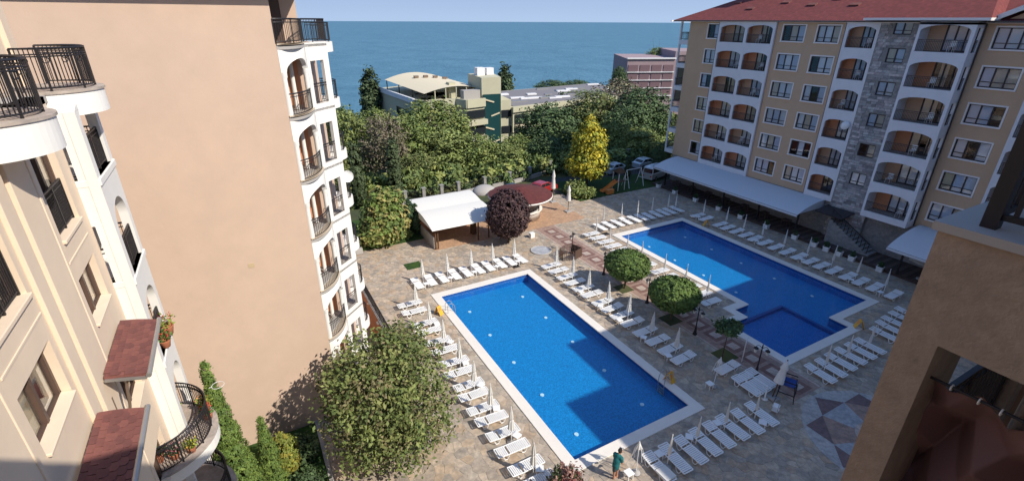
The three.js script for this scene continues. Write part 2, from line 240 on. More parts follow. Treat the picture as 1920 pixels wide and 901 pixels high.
const waterSheet = (o, y) => mb().add(sheet(o, [], y)).geo();
{
  const [g, lg] = pool('near_pool', 'long blue rectangular pool in the middle of the terrace', P1, 0.72);
  part('water', waterSheet(P1, -0.12), M.water, g);
  for (let i = 0; i < 5; i++) for (const x of [13.6, 18.6]) part('floor_light', lg, M.plastic, g, [x, -0.7, -31.5 + i * 3.7]);
  const [g2] = pool('far_pool', 'L shaped blue pool beside the awning covered building', P2, 0.74);
  part('water', waterSheet(P2, -0.12), M.water, g2);
  for (let i = 0; i < 5; i++) for (const x of [35.5, 40.8]) part('floor_light', lg, M.plastic, g2, [x, -0.72, -34 + i * 3.6]);
  // the shallow paddling basin inside the second pool: a raised floor behind a low dividing wall
  const k = mb().box(32.9, -0.6, -17.1, 6.1, 0.4, 4.5); k.build('paddling_floor', M.poolWall, g2);
  const d = mb().box(32.9, -0.44, -19.3, 6.4, 0.58, 0.26).box(36.0, -0.442, -16.95, 0.26, 0.58, 4.4); d.build('divider', M.poolBand, g2);
  const ld = (x, z, s, label) => { const o = thing('pool_ladder', label, 'ladder', [x, 0, z]); for (const q of [-0.25, 0.25]) mb().tube([[s * 0.5, 0.05, q], [s * 0.5, 0.75, q], [s * 0.2, 0.9, q], [-s * 0.05, 0.6, q], [-s * 0.05, -0.68, q]], 0.022, 20, 6).build('handrail', M.metal, o); for (let i = 0; i < 3; i++) mb().box(-s * 0.05, -0.22 - i * 0.2, 0, 0.08, 0.03, 0.5).build('step', M.metal, o); };
  ld(12.05, -31.2, -1, 'steel ladder at the left side of the long near pool'); ld(20.35, -16.9, 1, 'steel ladder at the right side of the long near pool');
}
{ // tiled promenade between the pools
  const s = tag(mb().box(27.69, 0.006, -27.15, 2.78, 0.012, 30.5).build('tiled_path', M.pinkTile), 'pink tiled path with framed squares between the pools', 'path', null, 'structure');
  const fr = mb(); for (const [x, z, a, b] of [[0, 0.5, 1.3, 0.3], [0, -0.5, 1.3, 0.3], [0.5, 0, 0.3, 0.7], [-0.5, 0, 0.3, 0.7]]) fr.box(x, 0, z, a, 0.02, b); const fg = fr.geo(), cg = mb().box(0, 0, 0, 0.68, 0.02, 0.68).geo();
  for (let i = 0; i < 19; i++) { const z = -40.9 + i * 1.565; if (z > -12.4) break; const f = part('tile_frame', fg, M.redTile, s, [27.72, 0.008, z]); part('square_tile', cg, M.paleTile, f, [0, 0.002, 0]); }
  for (const x of [26.42, 28.96]) mb().box(x, 0.012, -27.15, 0.16, 0.012, 30.4).build('edging', M.paleTile, s);
  // octagram mosaic
  const mo = tag(mb().add(new THREE.CylinderGeometry(3.95, 3.95, 0.02, 64), new THREE.Matrix4().makeTranslation(27.75, 0.0, -7.7)).build('mosaic_circle', M.greyTile), 'round stone mosaic with an eight pointed star', 'paving', null, 'structure');
  const C = [27.75, -7.7], at = (r, a) => [C[0] + r * Math.sin(rad(a)), 0.016, C[1] - r * Math.cos(rad(a))], up = (p) => [p[0], 0.02, p[2]];
  for (let i = 0; i < 8; i++) { const a = i * 45; mb().tri(at(3.8, a), at(2.91, a - 22.5), at(2.91, a + 22.5)).build('star_point', M.plumTile, mo); mb().quad(at(2.91, a - 22.5), at(1.3, a - 22.5), at(1.3, a + 22.5), at(2.91, a + 22.5)).build('star_field', i % 2 ? M.pinkTile : M.greyTile2, mo); }
  mb().add(new THREE.RingGeometry(0.85, 1.3, 40).rotateX(-Math.PI / 2), new THREE.Matrix4().makeTranslation(C[0], 0.02, C[1])).build('ring', M.paleTile, mo);
  tag(mb().box(27.5, 0.006, -46.3, 11.9, 0.012, 7.75).build('bar_floor', M.orangeFloor), 'orange paved floor in front of the round bar', 'floor', null, 'structure');
  tag(mb().box(18.15, 0.008, -46.3, 6.65, 0.016, 7.85).build('pavilion_floor', M.orangeFloor), 'orange paved floor under the white pavilion', 'floor', null, 'structure');
  tag(mb().box(11, 0.06, -49.9, 7.6, 0.16, 8.4, 0.0).build('planting_bed', M.lawn), 'grassy planting bed left of the white pavilion', 'lawn', null, 'structure');
  tag(mb().prism([[36.3, -47.35], [41, -47.55], [52, -47.35], [52, -53], [36.3, -56]], -0.05, 0.04).build('lawn', M.lawn), 'lawn under the playground and yellow tree', 'lawn', null, 'structure');
  tag(mb().prism([[-20, -23.9], [0.55, -23.9], [0.55, 5], [-20, 5]], -0.1, 0.12).build('garden_lawn', M.lawn), 'shaded lawn below the big blank wall', 'lawn', null, 'structure');
  tag(mb().box(0.65, 0.06, -10, 0.2, 0.24, 28).build('kerb', M.concrete), 'low kerb between garden lawn and paved terrace', 'kerb', null, 'structure');
  tag(mb().prism([[41, -51.5], [75, -47.8], [75, -57.6], [33, -57.0], [28, -56.5], [28, -51.8]], -0.04, -0.01).build('car_park', M.asphalt), 'asphalt car park behind the terrace', 'car park', null, 'structure');
  tag(mb().prism([[-4, -50], [9.2, -52], [9.2, -64], [-4, -64]], -0.03, 0.0).build('street', M.asphalt), 'asphalt street seen beside the left building', 'street', null, 'structure');
  tag(mb().box(51.2, 0.13, -30, 3.5, 0.24, 37).build('restaurant_floor', M.deckWood), 'raised dark wooden floor under the white awnings', 'floor', null, 'structure');
  const rf = scene.children[scene.children.length - 1]; for (let i = 0; i < 46; i++) mb().box(51.25, 0.262, -48.1 + i * 0.8, 3.3, 0.024, 0.36).build('plank', M.deckWood2, rf);
  for (const [x, z, l] of [[20.2, -35.6, 'dark drain grate by the far corner of near pool'], [32.5, -37.6, 'dark drain grate by the left corner of far pool']]) { const g = thing('drain_grate', l, 'drain', [x, 0.024, z]); const m = mb(); for (let i = 0; i < 8; i++) m.box(-0.32 + i * 0.09, 0, 0, 0.05, 0.02, 0.6); m.box(0, 0, 0.31, 0.75, 0.022, 0.05).box(0, 0, -0.31, 0.75, 0.022, 0.05); m.build('grate', M.iron, g); mb().box(0, -0.008, 0, 0.74, 0.006, 0.6).build('pit', M.room, g); }
  const gs = tag(mb().box(11.84, 0.03, -40.25, 1.5, 0.06, 1.25).build('grass_square', M.lawn), 'small square of grass set in the terrace', 'lawn', null, 'structure');
  const f = thing('round_basin', 'pale round basin set in the terrace', 'basin', [24.1, 0, -37.35]); mb().add(new THREE.CylinderGeometry(0.95, 1.0, 0.06, 40), new THREE.Matrix4().makeTranslation(0, 0.04, 0)).build('cover', mat(0.55, 0.57, 0.62, { map: T.stone }), f); mb().add(new THREE.TorusGeometry(1.0, 0.07, 8, 48).rotateX(Math.PI / 2), new THREE.Matrix4().makeTranslation(0, 0.05, 0)).build('rim', M.concrete, f);
}
// ---------------------------------------------------------------- right hotel block (facade at x = 53, faces -X)
{
  const H = thing('hotel_block', 'long tan hotel block with red roof, arched loggias and stone stair strip', 'building', [0, 0, 0]);
  const FL = Array.from({ length: 6 }, (_, k) => 18.77 - 2.87 * k), X = 53;
  mb().box(62.2, 10.4, -25.2, 13.6, 21.2, 46.8).build('core', M.room, H);
  mb().box(61, 1.95, -25.5, 15.9, 3.9, 46.3).build('base_wall', M.stoneWall, H);
  const wall = (z0, z1, holes, m = M.tanRight, x = X, y0 = 3.88, y1 = 21.02) => mb().add(panelX(x, R4(z0, y0, z1, y1), holes, 0.3)).build('wall', m, H);
  mb().add(panelZ(-48.72, R4(53.32, 0, 69, 21.02), [], 0.3)).build('end_wall', M.tanRight, H);
  // window kinds: recess at x = 53.12
  const winGeo = {};
  function winKind(w, h, n) {
    const k = w + '_' + h; if (winGeo[k]) return winGeo[k];
    const f = mb(), t = 0.07; f.box(0, 0, -w / 2 + t / 2, 0.08, h, t).box(0, 0, w / 2 - t / 2, 0.08, h, t).box(0, h / 2 - t / 2, 0, 0.08, t, w - 2 * t).box(0, -h / 2 + t / 2, 0, 0.08, t, w - 2 * t).box(0, -h / 2 + h * 0.27, 0, 0.07, 0.05, w - 2 * t);
    for (let i = 1; i < n; i++) f.box(-0.005, 0, -w / 2 + w * i / n, 0.085, h - 2 * t, 0.09);
    const tr = mb(), s = 0.12; tr.box(-0.14, h / 2 + s / 2, 0, 0.1, s, w + 2 * s).box(-0.17, -h / 2 - s / 2, 0, 0.16, s, w + 2 * s).box(-0.14, 0, -w / 2 - s / 2, 0.1, h, s).box(-0.14, 0, w / 2 + s / 2, 0.1, h, s);
    return winGeo[k] = { f: f.geo(), tr: tr.geo(), pane: mb().box(0.01, 0, 0, 0.012, h - 0.1, w / n - 0.12).geo(), cu: mb().box(0, 0, 0, 0.03, h - 0.04, w / n - 0.06).geo(), w, h, n };
  }
  const rw = rng(41), curtains = [M.curtain, mat(0.7, 0.68, 0.66, { map: T.fabric }), mat(0.55, 0.58, 0.64, { map: T.fabric }), mat(0.62, 0.5, 0.36, { map: T.fabric })];
  function win(z, y, w, h, n, trim = true, x = X + 0.14, sl = true) {
    const k = winKind(w, h, n), o = part('window', k.f, M.frame, H, [x, y, z]);
    for (let i = 0; i < n; i++) { part('pane', k.pane, M.pane, o, [0, 0, -w / 2 + w * (i + 0.5) / n]); if (rw() < 0.84) part('curtain', k.cu, curtains[Math.floor(rw() * 4)], o, [0.045 + 0.03 * rw(), 0, -w / 2 + w * (i + 0.5) / n]); }
    if (trim) part('surround', k.tr, M.trim, o);
  }
  const cols = [[-44.93, 1.62, 2], [-34.57, 2.42, 3], [-30.93, 2.24, 3], [-16.75, 2.36, 3]];
  const wh = (z0, z1) => FL.flatMap((f) => cols.filter((c) => c[0] > z0 && c[0] < z1).map((c) => rect(c[0] - c[1] / 2, f + 0.36, c[0] + c[1] / 2, f + 1.9)));
  wall(-48.72, -43.95, wh(-48.7, -43.9)); wall(-36.55, -29.2, wh(-36, -29)); wall(-18.7, -14.4, wh(-18, -14)); wall(-10.4, -1.9, []);
  for (const f of FL) for (const c of cols) win(c[0], f + 1.13, c[1], 1.54, c[2]);
  mb().add(panelX(53, R4(-14.4, 3.88, -10.4, 21.02), FL.map((f) => rect(-14.1, f, -10.7, f + 2.3)), 0.3)).build('wall', M.tanRight, H);
  // stone strip with stairwell windows
  const sw = [20.62, 18.27, 15.4, 12.53, 9.66, 6.79];
  wall(-26.2, -22.62, sw.map((y) => rect(-25.05, y - 0.62, -23.6, y + 0.62)), M.stoneWall, 52.72, 0);
  { const m = mb(), r = rng(9); for (let y = 0.1; y < 20.9; y += 0.235) { let z = -26.18 + r() * 0.25; while (z < -22.7) { const w = Math.min(0.28 + 0.5 * r(), -22.64 - z); const cy = y + 0.11; if (w > 0.1 && !sw.some((q) => Math.abs(cy - q) < 0.78 && z + w > -25.2 && z < -23.45)) m.box(52.7, cy, z + w / 2, 0.06 + 0.05 * r(), 0.215, w - 0.02); z += w; } }
    const g = m.geo(), n = g.attributes.position.count, a = new Float32Array(n * 3); for (let i = 0; i < n; i += 36) { const k = 0.34 + 0.44 * r(), w = 0.92 + 0.16 * r(); for (let q = 0; q < 36; q++) a.set([k * w, k * 0.96, k * 0.95], (i + q) * 3); } g.setAttribute('color', new THREE.BufferAttribute(a, 3));
    part('stone_cladding', g, mat(1, 1, 1, { map: T.stone, vertexColors: true }), H).userData.kind = 'stuff'; }
  for (const y of sw) win(-24.33, y, 1.44, 1.22, 2, false, 52.84);
  // loggias and bays
  function loggia(z0, z1, x, openings, back, sideRight, sp = 1.5, rise = 0.42) {
    const holes = []; for (const f of FL) for (const [a, b] of openings) holes.push(arch(a, f, b, f + (f > 18 ? sp - 0.05 : sp), rise));
    mb().add(panelX(x, R4(z0, FL[5] - 0.58, z1, 21.02), holes, 0.22)).build('arcade', M.whiteCool, H);
    if (sideRight) { const sh = FL.map((f) => rect(x + 0.42, f, 53 - 0.3, f + 1.85)); mb().add(panelZ(z1 - 0.2, R4(x + 0.22, FL[5] - 0.58, 53, 21.02), sh, 0.2)).build('side_arcade', M.whiteCool, H); mb().add(panelZ(z0, R4(x + 0.22, FL[5] - 0.58, 53, 21.02), [], 0.2)).build('side_arcade', M.whiteCool, H); }
    FL.forEach((f, k) => {
      const zc = (z0 + z1) / 2, b = mb().box((x + 0.22 + back) / 2, f - 0.14, zc, back - x - 0.22, 0.24, z1 - z0 - 0.02).build('balcony', M.concrete, H);
      const bw = mb();
      openings.forEach(([a, c]) => {
        const dr = mb();
        const w = c - a, s0 = a + w * 0.36, s1 = c - 0.12;
        bw.box(back + 0.065, f + 1.3, (a + s0) / 2 - 0.1, 0.1, 2.6, s0 - a + 0.2).box(back + 0.06, f + 2.35, (s0 + s1) / 2, 0.1, 0.5, s1 - s0);
        for (let i = 0; i <= 3; i++) dr.box(back + 0.0, f + 1.05, s0 + (s1 - s0) * i / 3, 0.09, 2.1, 0.09); dr.box(back, f + 2.06, (s0 + s1) / 2, 0.09, 0.09, s1 - s0).box(back, f + 0.06, (s0 + s1) / 2, 0.09, 0.1, s1 - s0);
        dr.build('door_frame', M.frame, b); part('pane', mb().box(back + 0.02, f + 1.05, (s0 + s1) / 2, 0.012, 2.0, s1 - s0).geo(), M.pane, b);
        const q = mb(); let z = s0; while (z < s1 - 0.2) { const ww = Math.min(s1 - z, 0.35 + rw() * 0.8); if (rw() < 0.85) q.box(back + 0.06 + 0.03 * rw(), f + 1.05, z + ww / 2, 0.03, 2.05, ww); z += ww; } if (q.g.length) q.build('curtain', curtains[Math.floor(rw() * 4)], b);
        railing(mb(), [[x + 0.1, a + 0.02], [x + 0.1, c - 0.02]], f, 0.92, 0.12, 0.02, false).build('railing', M.ironBrown, b);
        if (rw() < 0.55) { const ch = mb(), cz = a + 0.6 + rw() * (w - 1.4), cx = x + 0.75; ch.box(cx, f + 0.42, cz, 0.42, 0.04, 0.42).box(cx + 0.2, f + 0.66, cz, 0.04, 0.46, 0.42); for (const i of [-0.18, 0.18]) for (const j of [-0.18, 0.18]) ch.box(cx + i, f + 0.2, cz + j, 0.04, 0.42, 0.04); ch.build('balcony_chair', M.plastic, b); }
      });
      bw.build('back_wall', k % 2 ? M.terracotta : M.tanDark, b);
      if (sideRight) railing(mb(), [[x + 0.42, z1 - 0.1], [52.7, z1 - 0.1]], f, 0.92, 0.12, 0.02, false).build('railing', M.ironBrown, b);
      if (!sideRight) for (const q of [z0 + 0.08, z1 - 0.08]) mb().box((x + back) / 2 + 0.1, f + 1.3, q, back - x - 0.3, 2.55, 0.12).build('side_wall', M.terracotta, b);
      if (openings.length > 1) mb().box((x + back) / 2 + 0.1, f + 1.3, (openings[0][1] + openings[1][0]) / 2, back - x - 0.3, 2.55, 0.12).build('party_wall', M.terracotta, b);
    });
    if (sideRight) mb().box((x + 53) / 2, 20.95, (z0 + z1) / 2, 53 - x, 0.2, z1 - z0).build('bay_top', M.whiteCool, H);
  }
  loggia(-43.95, -36.55, 52.72, [[-43.65, -40.35], [-39.98, -36.85]], 53.75, false);
  loggia(-29.2, -26.2, 52.72, [[-28.92, -26.45]], 53.75, false);
  loggia(-22.62, -18.7, 51.45, [[-22.42, -18.95]], 53.05, true, 1.62, 0.5);
  loggia(-14.35, -10.45, 51.45, [[-14.15, -10.7]], 53.05, true, 1.62, 0.5);
  mb().add(new THREE.SphereGeometry(0.5, 20, 8, 0, 6.29, 0, 1.0).rotateZ(1.25), new THREE.Matrix4().makeTranslation(52.75, 11.6, -26.75)).build('satellite_dish', M.plastic, H); mb().rod([52.4, 11.4, -26.75], [52.75, 11.2, -26.75], 0.03).build('dish_arm', M.iron, H);
  // far-end balconies beyond the corner
  for (const f of FL) { const b = mb().box(54.6, f - 0.3, -49.6, 2.6, 0.55, 1.9).build('end_balcony', M.whiteCool, H); mb().box(53.4, f + 1.15, -50.45, 0.22, 2.35, 0.2).box(55.8, f + 1.15, -50.45, 0.22, 2.35, 0.2).build('pillar', M.whiteCool, b); railing(mb(), [[53.4, -48.75], [53.4, -50.45], [55.7, -50.45]], f, 0.92, 0.14, 0.022, false).build('railing', M.ironBrown, b); }
  for (const z of [-43.98, -29.22, -18.62]) mb().rod([52.78, 3.9, z], [52.78, 20.9, z], 0.06, 0.06, 8).build('downpipe', M.ironBrown, H);
  // roofs
  const roof = (name, pts) => { const m = mb(); for (const f of pts) for (let i = 1; i + 1 < f.length; i++) m.tri(f[0], f[i], f[i + 1]); return m.build(name, M.roof, H); };
  const E = 52.55, E2 = 70, y0 = 21.12, zr0 = -51.2, rd = 8.72, yr = y0 + rd * 0.46, zN = -2;
  const r1 = roof('roof', [[[E, y0, zr0], [E, y0, zN], [E + rd, yr, zN], [E + rd, yr, zr0 + rd]], [[E2, y0, zr0], [E + rd, yr, zr0 + rd], [E + rd, yr, zN], [E2, y0, zN]], [[E, y0, zr0], [E + rd, yr, zr0 + rd], [E2, y0, zr0]]]);
  mb().box(E + 0.06, 21.04, -26.6, 0.12, 0.17, 49.2).box(61, 21.04, zr0 + 0.06, 17.9, 0.17, 0.12).build('fascia', M.trim, r1); mb().box(52.85, 21.07, -26.6, 0.5, 0.08, 49.2).box(61, 21.07, -50.0, 17, 0.08, 2.4).build('soffit', M.trim, r1);
  mb().rod([E - 0.06, 21.06, zr0], [E - 0.06, 21.06, -2], 0.06).build('gutter', M.ironBrown, r1);
  for (const [x, z] of [[55.2, -42], [56.5, -38.5], [55.8, -35], [57, -33], [55.6, -30.5], [56.8, -45]]) mb().box(x, y0 + (x - E) * 0.46 + 0.06, z, 0.5, 0.16, 0.9, 0, 0, 0.43).build('roof_vent', M.roofBrown, r1);
  mb().box(59, 25.2, -43, 1.4, 2.4, 2.2).box(59, 26.5, -43, 1.7, 0.2, 2.5).build('chimney', M.tan, r1);
  const r2 = roof('roof', [[[51.1, 21.35, -27.0], [51.1, 21.35, -17.9], [58.5, 25.1, -20.6], [58.5, 25.1, -24.3]], [[51.1, 21.35, -27.0], [58.5, 25.1, -24.3], [58.5, 21.35, -27]], [[51.1, 21.35, -17.9], [58.5, 21.35, -17.9], [58.5, 25.1, -20.6]]]);
  mb().box(51.16, 21.25, -22.45, 0.12, 0.2, 9.1).box(52.4, 21.25, -26.94, 2.4, 0.2, 0.12).box(52.4, 21.25, -17.96, 2.4, 0.2, 0.12).build('fascia', M.trim, r2); mb().box(51.85, 21.2, -22.45, 1.4, 0.1, 8.9).build('soffit', M.trim, r2);
  const gy = (z) => 21.15 + (z + 18.5) * 0.5, za = -13.6, zb = 2 * za + 18.5;
  mb().add(panelX(52.9, [[-17.9, 21.02], [zb - 0.6, 21.02], [za, gy(za) - 0.25]], [], 0.3)).build('gable', M.tanRight, H);
  const r3 = roof('roof', [[[52.3, gy(-18.5), -18.5], [52.3, gy(za), za], [60, gy(za), za], [60, gy(-18.5), -18.5]], [[52.3, gy(-18.5), zb], [52.3, gy(za), za], [60, gy(za), za], [60, gy(-18.5), zb]]]);
  mb().bar([52.3, gy(-18.5) - 0.04, -18.5], [52.3, gy(za) - 0.04, za], 0.14, 0.34).build('rake_board', M.white, r3); mb().bar([52.3, gy(-18.5) - 0.04, zb], [52.3, gy(za) - 0.04, za], 0.14, 0.34).build('rake_board', M.white, r3);
  mb().rod([52.05, 21.06, -18.4], [52.05, 21.06, -9], 0.06).build('gutter', M.ironBrown, r3);
  // entrance: small dark roof, stone stair with iron handrail
  mb().box(51.7, 3.3, -25.0, 2.2, 0.14, 2.8, 0, 0, 0.12).build('porch_roof', M.frame, H);
  for (let i = 0; i < 12; i++) mb().rbox(51.7, 0.26 + 0.1 * (i + 1), -20.8 - i * 0.36, 1.5, 0.2 * (i + 1), 0.36, 0.01).build('stair_step', M.stoneWall, H).userData = {};
  { const m = mb(); for (let i = 0; i < 12; i += 1) m.bar([50.9, 0.36 + 0.2 * (i + 1), -20.8 - i * 0.36], [50.9, 1.3 + 0.2 * (i + 1), -20.8 - i * 0.36], 0.04); m.bar([50.9, 1.5, -20.7], [50.9, 3.8, -24.8], 0.07); m.build('stair_rail', M.iron, H); }
}
// restaurant awnings on dark posts
function awning(label, x0, y0, x1, y1, z0, z1, posts) {
  const g = thing('awning', label, 'awning'); const m = mb(), n = 10, P = (i, z) => { const t = i / n; return [x0 + (x1 - x0) * t, y0 + (y1 - y0) * Math.pow(Math.sin(t * Math.PI / 2), 0.8), z]; };
  const nz = Math.round((z1 - z0) / 2.2), sag = (k) => 0.05 * Math.sin(Math.PI * ((k * 2) % 1));
  for (let k = 0; k < nz; k++) for (let i = 0; i < n; i++) { const a = z0 + (z1 - z0) * k / nz, b = z0 + (z1 - z0) * (k + 1) / nz; m.quad(P(i, a), P(i, b), P(i + 1, b), P(i + 1, a)); }
  for (let i = 0; i < n; i++) for (const z of [z0, z1]) { const a = P(i, z), b = P(i + 1, z); m.quad(a, b, [b[0], Math.min(b[1], y0 + 0.1), z], [a[0], Math.min(a[1], y0 + 0.1), z]); }
  m.build('canvas', M.canvasBlue, g);
  mb().box(x0 - 0.02, y0 - 0.1, (z0 + z1) / 2, 0.03, 0.2, z1 - z0).build('valance', M.canvasBlue, g);
  mb().rod([x0 + 0.04, y0 - 0.03, z0], [x0 + 0.04, y0 - 0.03, z1], 0.05).build('front_bar', M.iron, g);
  for (const z of posts) { mb().box(x0 + 1.55, y0 / 2 + 0.2, z, 0.14, y0 - 0.05, 0.14).build('post', M.iron, g); mb().bar([x0 + 1.55, y0 + 0.1, z], [x0, y0 - 0.05, z], 0.07).bar([x0 + 1.55, y0 + 0.1, z], [x1, y1 - 0.15, z], 0.07).build('rafter', M.iron, g); }
}
awning('long white curved awning over the restaurant terrace', 48.5, 2.88, 52.95, 3.82, -47.6, -26.9, [-46.6, -41.8, -37, -32.2, -27.6]);
awning('short white awning right of the stone stairs', 47.9, 2.95, 52.95, 4.1, -18.2, -8, [-17.4, -13, -9]);
{ const g = thing('parasol', 'open white parasol below the short awning by the wall', 'parasol', [50.2, 0.25, -15.9]); mb().rod([0, 0, 0], [0, 2.2, 0], 0.03).build('pole', M.iron, g); mb().lathe([[1.3, 1.75], [0.8, 1.98], [0.02, 2.25]], 0, 0, 0, 8).build('canopy', M.canvas, g); mb().lathe([[0, 0], [0.3, 0], [0.28, 0.1], [0.05, 0.12]], 0, 0, 0, 16).build('base', M.concrete, g); }
// dark restaurant tables on the wooden floor
for (let i = 0; i < 7; i++) { const g = thing('restaurant_table', `dark ${['first', 'second', 'third', 'fourth', 'fifth', 'sixth', 'seventh'][i]} restaurant table from the playground under long awning`, 'table', [51.2, 0.27, -45.6 + i * 2.7], 0, 'tables under the long awning'); mb().rbox(0, 0.73, 0, 0.8, 0.05, 0.8, 0.015).build('table_top', M.deckWood2, g); for (const a of [-0.33, 0.33]) for (const b of [-0.33, 0.33]) mb().box(a, 0.35, b, 0.06, 0.7, 0.06).build('leg', M.deckWood, g); }
// ---------------------------------------------------------------- left building with the blank wall (faces +Z at z = -24)
{
  const B = thing('apartment_building', 'tan apartment building with a large blank wall and white corner loggias', 'building');
  const G = Array.from({ length: 7 }, (_, k) => 19.95 - 2.96 * k);
  mb().box(-16.0, 9.1, -34.1, 36.1, 26.4, 19.6).build('core', M.room, B);
  mb().add(panelZ(-24.25, R4(-34, -4, 2.05, 22.3), [], 0.25)).build('blank_wall', M.tan, B);
  mb().box(-0.72, 10.4, -24.0, 0.26, 0.22, 0.03).build('wall_patch', mat(0.55, 0.42, 0.26), B);
  mb().prism([[2.05, -24.3], [2.05, -26.9], [3.45, -26.9], [4.2, -28.4], [4.2, -43.9], [1.9, -43.9], [1.9, -24.3]], -4, 19.6).build('side_wall', M.tan, B);
  mb().prism([[2.06, -24.25], [2.06, -26.8], [3.4, -26.8], [3.4, -43.8], [1.95, -43.8], [1.95, -24.25]], 19.6, 22.3).build('upper_wall', M.tan, B);
  mb().box(2.5, 20.95, -26.78, 0.42, 2.0, 0.08).build('terrace_door', M.frameBrown, B);
  mb().box(-15.6, 22.4, -34, 38.6, 0.2, 21.6).build('eave', M.trim, B);
  { const m = mb(); m.tri([-35, 22.5, -23.2], [3.8, 22.5, -23.2], [-6, 27, -34], [-35, 22.5, -23.2], [-6, 27, -34], [-24, 27, -34]); m.tri([3.8, 22.5, -23.2], [3.8, 22.5, -44.8], [-6, 27, -34]); m.tri([-35, 22.5, -44.8], [-24, 27, -34], [-6, 27, -34], [-35, 22.5, -44.8], [-6, 27, -34], [3.8, 22.5, -44.8]); m.tri([-35, 22.5, -23.2], [-24, 27, -34], [-35, 22.5, -44.8]); m.build('roof', M.roof, B); }
  // curved loggia: bright arch panel from the wall corner round to the grey panel
  const cv = new THREE.QuadraticBezierCurve(new THREE.Vector2(2.06, -24.0), new THREE.Vector2(3.0, -24.3), new THREE.Vector2(3.4, -26.0)).getPoints(14).map((p) => [p.x, p.y]);
  const f1 = alongPath(cv), L1 = f1.len, cv2 = [[3.42, -26.02], [4.6, -27.15]], f2 = alongPath(cv2), L2 = f2.len;
  const bend = (g, f) => mapGeo(g, (v) => { const [x, z, dx, dz] = f(v.x); v.set(x + dz * v.z, v.y, z - dx * v.z); }, true);
  const strips = (a, b, y0, y1, holes) => panelGeo([...Array.from({ length: 13 }, (_, i) => [a + (b - a) * i / 12, y0]), ...Array.from({ length: 13 }, (_, i) => [b - (b - a) * i / 12, y1])], holes, 0.18);
  const inner = [[2.0, -24.35], ...cv.slice(1), ...cv2, [4.6, -28.4], [2.0, -28.4]];
  G.forEach((y, k) => {
    const fl = mb().prism([[2.0, -24.2], ...cv.map((p) => [p[0], p[1]]), ...cv2, [4.55, -28.4], [2.0, -28.4]], y - 0.12, y).build('loggia', M.concrete, B);
    // fascia with the arch of the opening below
    const yb = y - 2.96 + (k === 6 ? 0.6 : 0), hz = [0.26, L1 - 0.2], s = new THREE.Shape(); s.moveTo(0, y + 0.06); s.lineTo(L1, y + 0.06); for (let i = 0; i <= 4; i++) s.lineTo(L1 - 0.2 * (i / 4), y - 1.05 + 0.01 * i); const mid = (hz[0] + hz[1]) / 2, rx = (hz[1] - hz[0]) / 2;
    for (let i = 0; i <= 16; i++) { const a = Math.PI * i / 16; s.lineTo(mid + rx * Math.cos(a), y - 1.02 + 0.5 * Math.sin(a)); } s.lineTo(0, y - 1.05);
    part('fascia', mb().add(bend(new THREE.ExtrudeGeometry(s, { depth: 0.2, bevelEnabled: false }), f1)).geo(), M.white, fl);
    part('lip', mb().add(bend(strips(0, L1, y + 0.06, y + 0.12, []), (q) => { const r = f1(q); return [r[0] - r[3] * 0.06, r[1] + r[2] * 0.06, r[2], r[3]]; })).geo(), M.canvasTan, fl);
    const p2 = new THREE.Path(); p2.moveTo(0.22, y - 2.75); p2.lineTo(L2 - 0.42, y - 2.75); p2.lineTo(L2 - 0.42, y - 0.75); p2.lineTo(0.22, y - 0.75);
    part('side_panel', mb().add(bend(panelGeo(R4(0, y - 2.96, L2, y + (k ? 0 : 0.06)), k < 6 ? [p2] : [], 0.18), f2)).geo(), M.white, fl);
    if (k < 6) {
      const c = (s0) => { const [x, z, dx, dz] = f1(s0); return [x + dz * 0.1, z - dx * 0.1]; };
      for (const s0 of [0.13, L1 - 0.1]) { const [x, z] = c(s0); mb().lathe([[0.13, y - 2.9], [0.125, y - 2.7], [0.115, y - 1.3], [0.15, y - 1.22], [0.15, y - 1.02]], x, 0, z, 14).build('column', M.white, fl); }
      { const x = 2.7, z = -26.3; mb().rod([x, y - 2.9, z], [x, y - 0.4, z], 0.1, 0.1, 12).build('column', M.white, fl); }
      railing(mb(), cv.slice(1, -1), y - 2.88, 0.95, 0.13, 0.018, false).build('railing', M.iron, fl);
      railing(mb(), [[3.6, -26.24], [4.4, -27.0]], y - 2.75, 0.95, 0.12, 0.018, false).build('railing', M.iron, fl);
      mb().box(2.1, y - 1.7, -25.2, 0.1, 2.2, 0.9).build('door', M.frameBrown, fl); mb().box(2.75, y - 1.75, -26.86, 0.6, 2.1, 0.1).build('door', M.terracotta, fl);
    }
  });
  railing(mb(), cv, 20.07, 0.95, 0.11, 0.02).build('terrace_railing', M.iron, B); railing(mb(), [[3.42, -26.02], [4.6, -27.15], [4.6, -29]], 20.07, 0.95, 0.11, 0.02).build('terrace_railing', M.iron, B);
  for (let k = 0; k < 7; k++) { const y = G[k] - 0.05, bl = mb().prism([[4.2, -29.0], ...arc(4.3, -30.4, 1.15, -90, 90, 12).reverse(), [4.2, -31.8]].map((p) => [p[0], p[1]]), y - 0.5, y).build('round_balcony', M.white, B); railing(mb(), arc(4.3, -30.4, 1.05, -90, 90, 14), y, 0.95, 0.12, 0.018).build('railing', M.iron, bl); }
  { const g = mb(); g.add(new THREE.SphereGeometry(0.42, 18, 8, 0, Math.PI * 2, 0, 0.9).rotateX(-1.9), new THREE.Matrix4().makeTranslation(4.75, 13.2, -27.0)); g.build('satellite_dish', M.plastic, B); }
}
